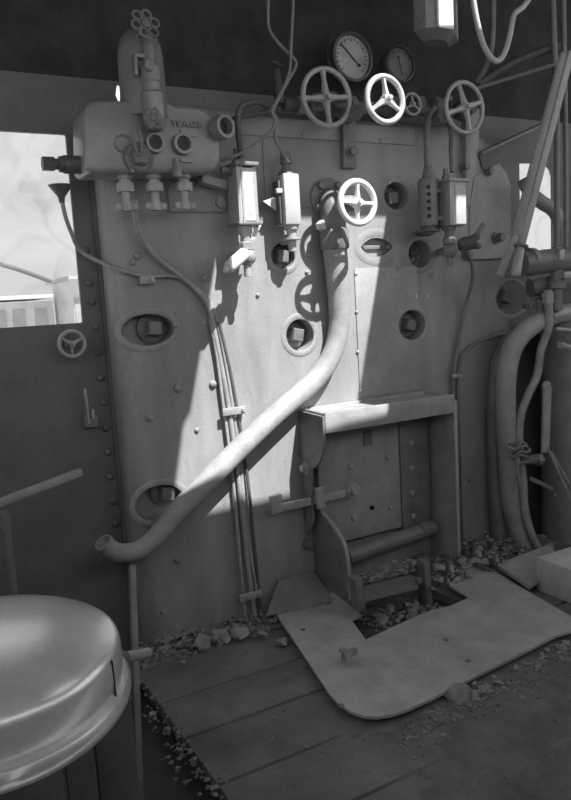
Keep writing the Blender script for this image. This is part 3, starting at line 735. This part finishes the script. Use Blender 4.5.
pipe('elbow_pipe', 'bent pipe crossing the narrow right window', pp([(524, 180, -.1), (530, 192, -.1), (541, 202, -.1), (553, 210, -.1), (559, 222, -.1), (561, 240, -.12), (561, 256, -.2)], 0), .033, PIPE, n=18)

# long regulator levers
t = thing('regulator_lever', 'long flat wooden toned lever slanting before the narrow window', 'lever', at(505, 270, Y=-.3))
b = MB(); b.span(at(499, 276, Y=-.3), at(516, 234, Y=-.31), .036, .014, up=(1, 0, .2), bev=.004); b.span(at(515, 236, Y=-.31), at(564, 54, Y=-.36), .044, .014, up=(1, 0, .2), bev=.004); b.build('bar', PIPE, t)
t = thing('regulator_lever', 'second lever with rounded pale grip and ring, parallel to flat bar', 'lever', at(515, 276, Y=-.36))
b = MB(); b.tube([at(515.5, 276, Y=-.37), at(516.3, 270, Y=-.37), at(521, 246, Y=-.37)], [.018, .022, .017], 14); b.build('grip', LIGHT, t)
b = MB(); b.span(at(521, 247, Y=-.37), at(571, 52, Y=-.40), .036, .014, up=(1, 0, .2), bev=.004); b.build('bar', PIPE, t)
b = MB(); b.ring(at(521, 246, Y=-.37), (.3, 0, 1), .024, .008, 20, 8); b.build('ring', MID, t)

# rods and braces under the roof on the right
pipe('brace_rod', 'pale straight rod running from the wheel towards the right sheet', [at(477, 88, Y=-.05), at(520, 75, Y=-.15), at(575, 58, Y=-.3)], .009, MID, 'rod')
pipe('brace_rod', 'thick dark rod sloping up above the pale straight rod', [at(478, 84, Y=-.0), at(515, 62, Y=-.08), at(560, 45, Y=-.2)], .02, DARK, 'rod')
t = thing('angle_brace', 'sloping angle brace where boiler shoulder meets the cab sheet', 'brace', at(510, 140, Y=-.02))
b = MB(); b.span(at(479, 154, Y=-.03), at(556, 118, Y=-.03), .014, .05, bev=.002); b.build('flange', MID, t)
b = MB(); b.prism([at(*p, Y=-.008) for p in [(479, 154), (545, 124), (545, 136), (484, 172)]], (0, .01, 0)); b.build('web', DARK, t)
pipe('steam_hose', 'pale looped hose hanging from the roof near the lamp', pp([(471, -25, -.40), (474, 5, -.40), (480, 34, -.40), (487, 52, -.38), (496, 61, -.36), (504, 54, -.35), (510, 35, -.34), (514, 15, -.33), (523, 7, -.32), (531, -4, -.32)], 0), .0115, CANV, 'hose')
pipe('conduit', 'dim conduit rising beside the looped hose to the roof', pp([(493, -25, -.15), (493, 20, -.15), (491, 50, -.14), (485, 68, -.1), (476, 82, -.05)], 0), .013, MID, 'pipe')
pipe('conduit', 'hazy conduit beneath the roof, beside the long levers', pp([(552, -20, -.2), (554, 40, -.2), (556, 90, -.2), (557, 170, -.2), (557, 245, -.2)], 0), .014, MID, 'pipe')
pipe('conduit', 'outermost hazy conduit along the right sheet', pp([(563, -20, -.2), (564, 45, -.2), (565, 100, -.2), (566, 180, -.2), (566, 248, -.22)], 0), .012, MID, 'pipe')
pipe('conduit', 'tube rising from the pierced gauge cylinder over its top', pp([(427.5, 172, -.13), (427, 150, -.12), (427, 128, -.1), (431, 112, -.08), (441, 103, -.07), (450, 98, -.06)], 0), .014, MID, 'pipe')
pipe('conduit', 'slim tube rising from the square gauge protector', pp([(452, 172, -.15), (451, 150, -.13), (451, 134, -.1), (448, 124, -.06), (440, 121, -.05)], 0), .010, MID, 'pipe')

# cables and wires from the roof to the gauges
pipe('lamp_cable', 'pale wire falling straight from the roof past the manifold', pp([(293, -20, -.12), (293, 5, -.12), (291, 45, -.14), (290, 68, -.14), (286, 82, -.14), (279, 98, -.14), (274, 108, -.15), (273, 113, -.16), (277, 120, -.16), (275, 128, -.16), (275, 138, -.15), (281, 150, -.14), (288, 162, -.13)], 0), .006, CABLE, 'cable')
pipe('lamp_cable', 'kinked wire crossing the straight roof wire', pp([(268, -20, -.1), (268, 10, -.1), (269, 28, -.1), (276, 40, -.11), (287, 52, -.12), (295, 60, -.12), (296, 66, -.12), (292, 74, -.13), (284, 88, -.14), (277, 100, -.14), (272, 110, -.16), (275, 120, -.165), (272, 130, -.165), (262, 138, -.16), (250, 148, -.15), (235, 156, -.13), (221, 160, -.1)], 0), .006, CABLE, 'cable')
pipe('gauge_conduit', 'dark looped conduit over the glass fronted water gauge', pp([(268, 106, -.1), (258, 102, -.12), (246, 104, -.13), (239, 110, -.13), (238, 125, -.13), (239, 140, -.13), (241, 158, -.12)], 0), .011, DARK, 'pipe')
pipe('gauge_conduit', 'short dark pipe joining the lubricator to the top conduit', pp([(222, 122, -.1), (240, 117, -.1), (262, 113, -.09), (280, 108, -.08)], 0), .009, DARK, 'pipe')

# roof lamp
t = thing('cab_lamp', 'boxy lamp under the roof with one dazzling white face', 'lamp', at(440, 0, Y=LAMPY))
q = at(437, 27, Y=LAMPY); top = 2.9 - q.z
w = .055
b = MB()
pts = [at(414, 20, Y=LAMPY + .07), at(426, 22, Y=LAMPY + .02), at(437, 25, Y=LAMPY), at(453, 27, Y=LAMPY), at(458, 24, Y=LAMPY + .09), at(420, 18, Y=LAMPY + .12)]
zz = q.z
b.prism([V((p.x, p.y, zz)) for p in pts], (0, 0, ROOF - zz)); b.build('body', MID, t)
b = MB(); b.prism([V((pts[2].x, LAMPY - .004, zz)), V((pts[3].x, LAMPY - .004, zz)), V((pts[3].x, LAMPY - .004, ROOF - .01)), V((pts[2].x, LAMPY - .004, ROOF - .01))], (0, .003, 0)); b.build('front_pane', WHITE, t)
b = MB(); lo = V((0, 0, 0));
for p in pts: lo += p / len(pts)
bb = b.bm; A = [bb.verts.new((p.x, p.y, zz)) for p in pts]; Bv = [bb.verts.new((lo.x + (p.x - lo.x) * .6, lo.y + (p.y - lo.y) * .6, zz - .035)) for p in pts]
bb.faces.new(A); bb.faces.new(Bv)
for i in range(6): bb.faces.new((A[i], A[(i + 1) % 6], Bv[(i + 1) % 6], Bv[i]))
b.build('base', DARK, t)
for dx in (-.02,):
    b = MB(); b.span(V((pts[2].x, LAMPY - .004, zz)), V((pts[2].x, LAMPY - .004, ROOF - .01)), .008, .01, up=(0, 1, 0)); b.build('corner_bead', LIGHT, t)

# ---------------------------------------------------------------- fire door hood
hood = thing('fire_hole_hood', 'iron hood box with tray shelf around the fire door', 'hood', (.3, -.1, .1))
SY = -.20
zt = .845
XL, XR = -.03, .645
b = MB(); th = .012
b.box(((XL + XR) / 2, SY / 2, zt - .015), (XR - XL - .004, -SY - .004, th))
b.box(((XL + XR) / 2, SY + .006, zt - .038), (XR - XL, .012, .084), bev=.003)
b.box(((XL + XR) / 2, -.008, zt - .02), (XR - XL, .012, .045), bev=.003)
b.box((XR - .008, SY / 2, zt - .02), (.012, -SY - .02, .042), bev=.002)
b.box((XL + .008, SY / 2, zt - .02), (.012, -SY - .02, .042), bev=.002)
b.build('tray_shelf', HOODM, hood)
b = MB()
for x, y, s in ((.36, -.09, .03), (.44, -.08, .035), (.47, -.1, .02), (.31, -.13, .018)): b.rock((x, y, zt - .035), s, 1, (1.2, .8, .35))
b.build('grit', RUB, hood)
b = MB(); b.prism([(XR, 0, .80), (XR, SY, .80), (XR, SY + .005, .10), (XR, 0, .06)], (.012, 0, 0), .002); b.box((XR + .004, SY + .004, .47), (.02, .012, .70), bev=.002); b.build('side_plate', HOODM, hood)
# curved left bracket plate, facing the camera's side
b = MB()
prof = [(0, .84), (SY + .002, .835), (SY + .002, .775)] + [(SY + .002 + .12 * (1 - math.cos(a)), .775 - .17 * math.sin(a)) for a in [PI / 2 * i / 8 for i in range(1, 9)]] + [(-.075, .38), (-.02, .30), (0, .30)]
b.prism([(XL - .012, y, z) for y, z in prof], (.012, 0, 0)); b.build('side_plate', MID, hood)
b = MB(); b.bolt((XL - .012, -.045, .60), (-1, 0, 0), .018, .02, washer=.005); b.build('bolt', LIGHT, hood)
# fire door
fd = thing('fire_door', 'riveted flat fire door plate inside the hood', 'fire door', (.3, -.03, .2))
b = MB(); b.box((.235, -.034, .52), (.43, .02, .56), bev=.003); dr = b.build('door_plate', HOODM, fd)
q = at(368, 440, Y=-.04); q2 = at(372, 508, Y=-.044)
c = MB(); c.box(at(368, 438, Y=-.05), (.05, .04, .07)); c.cyl(at(372, 508, Y=-.1), at(372, 508, Y=-.02), .012, n=12)
bmesh.ops.translate(c.bm, verts=c.bm.verts[:], vec=-wloc(fd)); dr.parent = None; cut(dr, c.bm); dr.parent = fd
b = MB(); b.box(at(368, 437, Y=-.032) , (.045, .012, .07), bev=.002); b.build('latch_slot', MID, fd)
b = MB(); b.box((.54, -.03, .52), (.17, .02, .6), bev=.002); b.box((.475, -.045, .52), (.05, .016, .58), bev=.002); b.build('hinge_strip', MID, fd)
for px, py in [(388, 457), (351, 467), (411, 443), (411, 468), (412, 493), (413, 516), (354, 518), (391, 508)]:
    b = MB(); b.rivet(at(px, py, Y=-.046), FWD, .015); b.build('rivet', HOODM, fd)
b = MB(); b.cyl(at(347, 557, Y=-.1), at(433, 527, Y=-.07), .034, n=20); b.lathe(at(419, 531, Y=-.075), (1, .1, .04), [(.038, 0), (.038, .05)], 20)
tag(b.build('sill_roller', MID), 'round iron roller bar across the foot of the fire door', 'bar')
# latch bar
t = thing('door_latch', 'horizontal latch bar with two keeps on the fire door', 'latch', at(320, 500, Y=-.08))
b = MB(); b.span(at(276, 509, Y=-.03), at(353, 491, Y=-.11), .034, .014, bev=.003); b.build('bar', LIGHT, t)
b = MB(); b.prism([at(*p, Y=-.05) for p in [(271, 497), (282, 494), (283, 512), (272, 516)]], (0, .022, 0), .003); b.build('keep', LIGHT, t)
b = MB(); b.prism([at(*p, Y=-.125) for p in [(317, 489), (324, 487), (326, 508), (319, 510)]], (0, .022, 0), .003); b.build('keep', LIGHT, t)
b = MB(); b.bolt(at(353, 490, Y=-.115), FWD, .022, .02, washer=.006); b.build('pivot_bolt', LIGHT, t)
# side guard plate
t = thing('ash_guard_plate', 'dark curved upright guard plate standing left of the fire hole', 'guard plate', (.02, -.15, 0))
GX = .0
pr = [at(*p, X=GX) for p in [(309, 506), (316, 509), (324, 517), (332, 527), (339, 538), (344, 550), (347, 570), (349, 600), (330, 590), (312, 574)]]
b = MB(); b.prism(pr, (.016, 0, 0), .002); b.build('plate', MID, t)
b = MB(); b.tube([p + V((.008, -.002, .002)) for p in pr[:8]], .009, 8, 4); b.build('edge_bead', LIGHT, t)
b = MB(); b.bolt(pr[7] + V((.02, .03, .03)), (1, -.3, 0), .015, .02); b.build('bolt', MID, t)
# lower left plate leaning against the boiler foot (shiny ramp)
b = MB(); b.prism([at(*p, Y=-.01) if k < 0 else at(*p, Z=.035) for k, p in enumerate([(260, 609), (284, 570), (314, 577), (331, 590), (310, 597), (273, 612)])], (0, 0, .008)); 
b.bm.free()
b = MB(); pts = [V((-.30, -.09, .03)), V((-.19, -.005, .13)), V((-.015, -.005, .13)), V((-.0, -.13, .035)), V((-.1, -.125, .03))]
b.prism(pts, (0, -.012, .004)); tag(b.build('sloping_plate', MID), 'small sloping plate between the boiler foot and floor plate', 'plate')

# ash pan step between two uprights
t = thing('ash_step', 'small iron shelf step between two uprights below the fire door', 'step', (.2, -.25, 0))
b = MB(); b.prism([at(*p, Z=.1) for p in [(357, 590), (412, 577), (418, 589), (365, 602)]], (0, 0, .01)); b.build('shelf', MID, t)
b = MB(); b.span(at(359, 609, Y=-.33), at(355, 577, Y=-.33), .034, .05, up=(1, 0, 0), bev=.002); b.build('upright', MID, t)
b = MB(); b.span(at(427, 608, Y=-.26) + V((0, 0, -.06)), at(423, 560, Y=-.26), .03, .05, up=(1, 0, 0), bev=.002); b.build('upright', MID, t)
b = MB(); b.bolt(at(417, 580, Y=-.29), FWD, .016, .02); b.build('bolt', MID, t)
b = MB(); b.prism([at(*p, Z=-.06) for p in [(352, 622), (430, 590), (448, 610), (370, 645)]], (0, 0, .01)); b.build('lower_shelf', DARK, t)

# ---------------------------------------------------------------- floor plate (rounded corner, notch)
pl = [(277, 617), (333, 594), (362, 617), (351.5, 622), (366, 642), (398, 627), (431, 612.6), (450, 608), (469, 600), (449, 587), (462, 572), (477, 563), (571, 618.7), (588, 629), (556, 638), (523, 655), (487, 673), (457, 688), (430, 702), (406, 713), (392, 717.5), (378, 719.5), (365, 719), (350, 714), (338, 706), (330, 697), (322, 685)]
b = MB(); b.prism([at(*p, Z=.022) for p in pl], (0, 0, .010))
fp = b.build('floor_plate', PLATE); tag(fp, 'large worn steel floor plate with rounded corner and square notch', 'plate')
for px, py in [(329, 604), (303, 630), (446, 640), (468, 661), (341, 706)]:
    b = MB(); b.rivet(at(px, py, Z=.032), (0, 0, 1), .011); b.build('bolt', MID, fp)
fp.data.update()

# ---------------------------------------------------------------- seat
st = thing('driver_seat', 'polished domed leather seat cushion on a boxed base', 'seat', (-1.425, -1.13, 0))
SX, SYY, SZ = -1.425, -1.09, .535
ra, rb = .275, .30


def dome(prof, n=56):
    b = MB(); rings = []
    for r, z in prof:
        if r < 1e-5: rings.append([b.bm.verts.new((SX, SYY, z))])
        else: rings.append([b.bm.verts.new((SX + ra * r * math.cos(2 * PI * i / n), SYY + rb * r * math.sin(2 * PI * i / n), z)) for i in range(n)])
    for a, c in zip(rings, rings[1:]):
        for i in range(n):
            j = (i + 1) % n
            if len(c) == 1: b.bm.faces.new((a[i], a[j], c[0]))
            else: b.bm.faces.new((a[i], a[j], c[j], c[i]))
    if len(rings[0]) > 2: b.bm.faces.new(rings[0])
    return b


cu = dome([(.955, SZ), (.975, SZ + .012), (.985, SZ + .04), (.98, SZ + .075), (.965, SZ + .088), (.935, SZ + .096), (.88, SZ + .105), (.75, SZ + .122), (.55, SZ + .138), (.3, SZ + .148), (0, SZ + .152)]).build('cushion', LEATHER, st, smooth=60)
b = MB(); b.ring((SX, SYY, SZ), (0, 0, 1), rb * .985, .016, 64, 10, sx=ra / rb); 
b.bm.free()
b = dome([(.90, SZ - .035), (1.0, SZ - .034), (1.03, SZ - .022), (1.035, SZ - .008), (1.01, SZ + .004), (.9, SZ + .004)]); b.build('rim_roll', LEATHER, st)
b = MB(); b.span((SX + ra * .78, SYY - rb * .60, SZ + .01), (SX + ra * .775, SYY - rb * .60, SZ + .085), .003, .006); b.build('seam', BLACK, cu)
bx = at(137.5, 720, Y=-.95).x
b = MB()
for xa, xb in ((-1.85, -1.56), (-1.555, -1.27), (-1.265, -1.195), (-1.19, bx)): b.box(((xa + xb) / 2, -.90, .225), (xb - xa - .004, .025, .45), bev=.003)
b.build('base_box', WOOD, st)
b = MB(); b.cyl(at(126, 657, Y=-.86), at(148, 653, Y=-.8), .014, n=14); b.build('pivot_pin', LIGHT, st)
b = MB(); b.span(at(132, 566, Y=-.52), at(139.5, 803, Y=-.86), .018, .03, up=(1, 0, 0), bev=.002)
tag(b.build('angle_post', MID), 'slim iron upright standing between seat and boiler foot', 'post')

# reversing lever handle and post at the left
t = thing('brake_lever', 'flat lever bar on a post at the dark sheet beside the seat', 'lever', at(8, 600, Y=-.2))
b = MB(); b.span(at(-25, 512, Y=-.2), at(82, 471.5, Y=-.2), .026, .024, bev=.004); b.build('bar', PIPE, t)
b = MB(); qa = at(4, 512, Y=-.2); b.cyl(qa, (qa.x, qa.y, 0), .015, n=14); b.build('post', MID, t)
b = MB(); b.lathe(at(4, 522, Y=-.2), (0, 0, 1), [(.02, -.03), (.02, .03)], 14); b.bolt(at(3, 513, Y=-.22), FWD, .012, .012); b.build('collar', MID, t)

t = thing('window_catch', 'small upright lever catch on a square block on the dark sheet', 'catch', at(90, 420, Y=WY))
b = MB(); b.box(at(90.5, 421, Y=WY - .015), (.05, .03, .046), bev=.003); b.build('block', MID, t)
b = MB(); b.span(at(89.5, 424, Y=WY - .036), at(84.5, 389, Y=WY - .036), .010, .012, up=(1, 0, 0), bev=.002); b.box(at(92.5, 413, Y=WY - .03), (.012, .02, .03), bev=.002); b.build('lever', LIGHT, t)

# right-hand lower corner: reverser quadrant, step block and board
t = thing('flat_lever', 'wide flat upright lever with rounded top by the thick pipes', 'lever', at(546, 460, Y=-.35))
b = MB(); b.span(at(545, 452, Y=-.35), at(547.5, 386, Y=-.35), .042, .012, up=(1, 0, 0)); b.lathe(at(547.5, 386, Y=-.356), (0, 1, 0), [(.0215, 0), (.0215, .012)], 24); b.build('blade', PIPE, t)
b = MB(); b.tube([at(548, 448, Y=-.36), at(560, 475, Y=-.36), at(578, 515, Y=-.36)], .006, 8); b.tube([at(551, 452, Y=-.34), at(566, 478, Y=-.34), at(584, 512, Y=-.34)], .006, 8); b.build('rod', LIGHT, t)
t = thing('side_tank', 'big dull rounded casing in the corner behind the flat lever', 'casing', at(560, 560, Z=0))
b = MB(); q = at(575, 560, Y=-.05); b.lathe((1.60, -.14, -.005), (0, 0, 1), [(.235, 0), (.235, 1.08), (.245, 1.085), (.245, 1.12), (.2, 1.14), (0, 1.16)], 40); b.build('body', LIGHT, t)
b = MB(); b.cyl(at(556, 398, Y=-.12), at(556, 398, Y=-.09), .042, n=24); b.build('port_cover', DARK, t)
b = MB(); b.tube([at(520, 458, Y=-.2), at(530, 460, Y=-.2), at(542, 458, Y=-.22)], .022, 14); b.lathe(at(536, 460, Y=-.21), (1, -.1, 0), [(.03, 0), (.03, .03)], 6); b.build('union', MID, t)
b = MB(); b.span(at(530, 478, Y=-.2), at(553, 489, Y=-.24), .02, .006); b.box(at(554, 494, Y=-.24), (.02, .02, .02)); b.build('tie_strap', MID, t)
b = MB(); b.tube([at(560, 345, Y=-.3), at(566, 347, Y=-.3), at(575, 350, Y=-.3)], .016, 12); b.tube([at(556, 329, Y=-.28), at(576, 331, Y=-.3)], .01, 10, smooth=False)
tag(b.build('short_pipe', LIGHT), 'short bright pipe stubs over the corner casing', 'pipe')
b = MB(); b.box((.805 + .4, -.505 - .45, .075), (.8, .9, .15), bev=.006)
tag(b.build('timber_step', BLOCKW), 'pale topped timber step block in the floor corner', 'step')
b = MB(); zz = .035
b.prism([at(*p, Z=zz) for p in [(497, 568), (552, 547), (560, 570), (529, 590)]], (0, 0, .02), .002)
tag(b.build('floor_board', PLATE), 'short loose board lying between the thick pipes and step', 'board')

# ---------------------------------------------------------------- coal and rubble
rk = random.Random(5); random.seed(21)


def lump(px, py, r, label, group=None, z=0.0, m=COAL, lift=.4):
    p = at(px, py, Z=z + r * lift)
    b = MB(); b.rock(p, r, 2)
    return tag(b.build('coal_lump', m, smooth=9), label, 'coal', group)


lump(239, 634, .05, 'squarish pale coal lump at the foot of the pipe bundle')
lump(202, 643, .046, 'rounded coal lump next to the squarish one at the boiler foot')
lump(219, 638, .042, 'dark coal lump wedged between the rounded and squarish lumps')
lump(282, 641, .042, 'coal lump tucked under the back corner of the floor plate')
lump(262, 636, .030, 'coal lump beneath the lower end of the pipe bundle')
lump(352, 657, .052, 'single angular coal lump lying on the steel floor plate', z=.032)
lump(342, 650, .014, 'tiny chip beside the coal lump on the floor plate', z=.032)
lump(458, 694, .045, 'large lump sticking out under the front edge of the floor plate')
lump(183, 662, .014, 'small stone on the timber boards near the seat')
lump(273, 732 - 14, .010, 'little pebble on the boards left of the rounded plate corner')
lump(440, 567, .034, 'pale blocky lump on the rubble heap beside the hood', z=.06)
lump(460, 561, .028, 'second lump on the rubble heap beside the hood, near the pipes', z=.05)
for i in range(26):
    px = 150 + rk.uniform(0, 48); py = 648 - (px - 150) * .16 + rk.uniform(-14, 8)
    lump(px, py, rk.choice((.009, .012, .015, .019, .026)), 'small coal piece in the heap along the boiler foot', 'coal along the boiler foot', z=rk.uniform(0, .02))
for i in range(26):
    px = rk.uniform(366, 415); py = 579 - (px - 366) * .28 + rk.uniform(-8, 2)
    lump(px, py, rk.choice((.009, .012, .015, .019, .024)), 'coal piece lying on the iron shelf under the fire door', 'coal on the ash step', z=.1)
for i in range(24):
    px = rk.uniform(376, 416); py = 617 - (px - 376) * .25 + rk.uniform(-12, 10)
    lump(px, py, rk.choice((.010, .013, .017, .022, .03)), 'coal piece down in the hole below the iron shelf', 'coal in the floor hole', z=-.04)
for i in range(26):
    px = rk.uniform(430, 470); py = 583 - (px - 430) * .5 + rk.uniform(-6, 12)
    lump(px, py, rk.choice((.009, .012, .016, .021, .026)), 'coal piece in the heap at the hood foot', 'coal at the hood foot', z=rk.uniform(.03, .06))
for i in range(26):
    px = rk.uniform(472, 520); py = 560 - (px - 472) * .1 + rk.uniform(-18, 6)
    lump(px, py, rk.choice((.010, .014, .018, .024, .032)), 'coal piece in the heap at the thick pipes', 'coal at the pipe feet', z=rk.uniform(.0, .06))
for i in range(34):
    u = rk.random(); px = 470 + u * 100; py = 690 - u * 50 + rk.uniform(-2, 13)
    lump(px, py, rk.uniform(.008, .022), 'stone in the scatter along the front edge of the plate', 'stones before the floor plate')
for i in range(12):
    u = rk.random(); px = 262 + u * 70; py = 612 - u * 26 + rk.uniform(-4, 3)
    lump(px, py, rk.uniform(.008, .014), 'coal chip in the gap behind the floor plate', 'chips behind the floor plate', z=.01)


def scatter(name, label, n, fn, r0, r1, m=RUB):
    b = MB()
    for i in range(n):
        p = fn(i); b.rock(p, rk.uniform(r0, r1), 1)
    tag(b.build(name, m, flat=True), label, 'rubble', None, 'stuff')


b = MB(); b.box((0.2, -.08, -.03), (2.9, .15, .05)); tag(b.build('floor_gutter', RUB), kind='structure')
scatter('coal_rubble', 'fine coal rubble filling the gap along the boiler foot', 420, lambda i: V((rk.uniform(-.86, -.22), rk.uniform(-.17, -.01), rk.uniform(-.01, .03))), .006, .016)
scatter('coal_rubble', 'fine coal rubble under the hood and around the pipe feet', 520, lambda i: (lambda x, y: V((x, y, rk.uniform(0, .05) + max(0, .05 + y * .2))))(rk.uniform(.5, 1.25), rk.uniform(-.22, -.01)), .007, .018)
scatter('coal_rubble', 'fine coal rubble in the notch hole of the floor plate', 360, lambda i: V((rk.uniform(.06, .44), rk.uniform(-.44, -.03), rk.uniform(-.06, -.02))), .006, .016)
scatter('coal_rubble', 'fine coal dust and grit on the small iron shelf', 160, lambda i: (lambda x: at(x, 580 - (x - 366) * .28 + rk.uniform(-9, 4), Z=.112))(rk.uniform(362, 414)), .005, .012)
scatter('floor_grit', 'fine grit scattered in front of the floor plate', 420, lambda i: at(rk.triangular(390, 571, 540), 0, Z=0) if 0 else (lambda u: at(400 + u * 171, 722 - u * 78 + abs(rk.gauss(0, 16)), Z=.003))(rk.random()), .003, .011)
scatter('floor_grit', 'fine grit along the boards end beside the seat', 150, lambda i: V((rk.gauss(-.89, .025), rk.uniform(-.95, -.1), rk.uniform(-.02, .008))), .004, .014)
scatter('floor_grit', 'loose crumbs strewn over the timber floor boards', 160, lambda i: V((rk.uniform(-.8, .5), rk.uniform(-1.45, -.2), .004)), .002, .006)

from mathutils import noise
b = MB(); nx, ny = 120, 90; x0, x1, y0, y1 = -.75, .95, -1.62, -.80; g = []
for i in range(nx + 1):
    row = []
    for j in range(ny + 1):
        x = x0 + (x1 - x0) * i / nx; y = y0 + (y1 - y0) * j / ny
        p = V((x, y, 0)); h = .002 + .006 * noise.noise(p * 5) + .004 * noise.noise(p * 17) + .002 * noise.noise(p * 50)
        c = abs(noise.noise(p * 2.3 + V((7, 3, 0))) + .25 * noise.noise(p * 9)); h -= .012 * max(0, 1 - c / .02)
        e = min((x - x0) / .6, (x1 - x) / .1, (y - y0) / .1, 1) ; h -= .012 * max(0, 1 - e) + .02 * max(0, (-.45 - x) * 3) * (1 if y > -1.3 else .6)
        row.append(b.bm.verts.new((x, y, h)))
    g.append(row)
for i in range(nx):
    for j in range(ny): b.bm.faces.new((g[i][j], g[i + 1][j], g[i + 1][j + 1], g[i][j + 1]))
tag(b.build('dust_crust', mat('trodden_coal_dust', .15, .8, 0, .35, 9, .3, 70, spots=.4, spotcol=.05), smooth=80), 'trodden crust of cracked coal dust over the open floor', 'dust', None, 'stuff')

# ---------------------------------------------------------------- light
w = bpy.data.worlds.new('sky'); SC.world = w; w.use_nodes = True
bg = w.node_tree.nodes['Background']; bg.inputs[0].default_value = (1.35, 1.35, 1.35, 1); bg.inputs[1].default_value = 1.0
sl = bpy.data.lights.new('sun', 'SUN'); sl.energy = 9.8; sl.angle = .009
so = bpy.data.objects.new('sun', sl); COL.objects.link(so); so.rotation_euler = SUN.to_track_quat('-Z', 'Y').to_euler(); so.location = (0, -2, 6)

cam = bpy.data.cameras.new('camera'); co = bpy.data.objects.new('camera', cam); COL.objects.link(co)
cam.sensor_fit = 'VERTICAL'; cam.sensor_height = 24; cam.lens = F / 800 * 24; cam.clip_start = .02; cam.clip_end = 200
co.matrix_world = M.Translation(CAM) @ RC.to_4x4()
SC.camera = co
SC.view_settings.view_transform = 'Standard'; SC.view_settings.look = 'None'; SC.view_settings.gamma = 1; SC.view_settings.use_curve_mapping = False
SC.view_settings.exposure = 0.0
print('SUN', SUN[:])
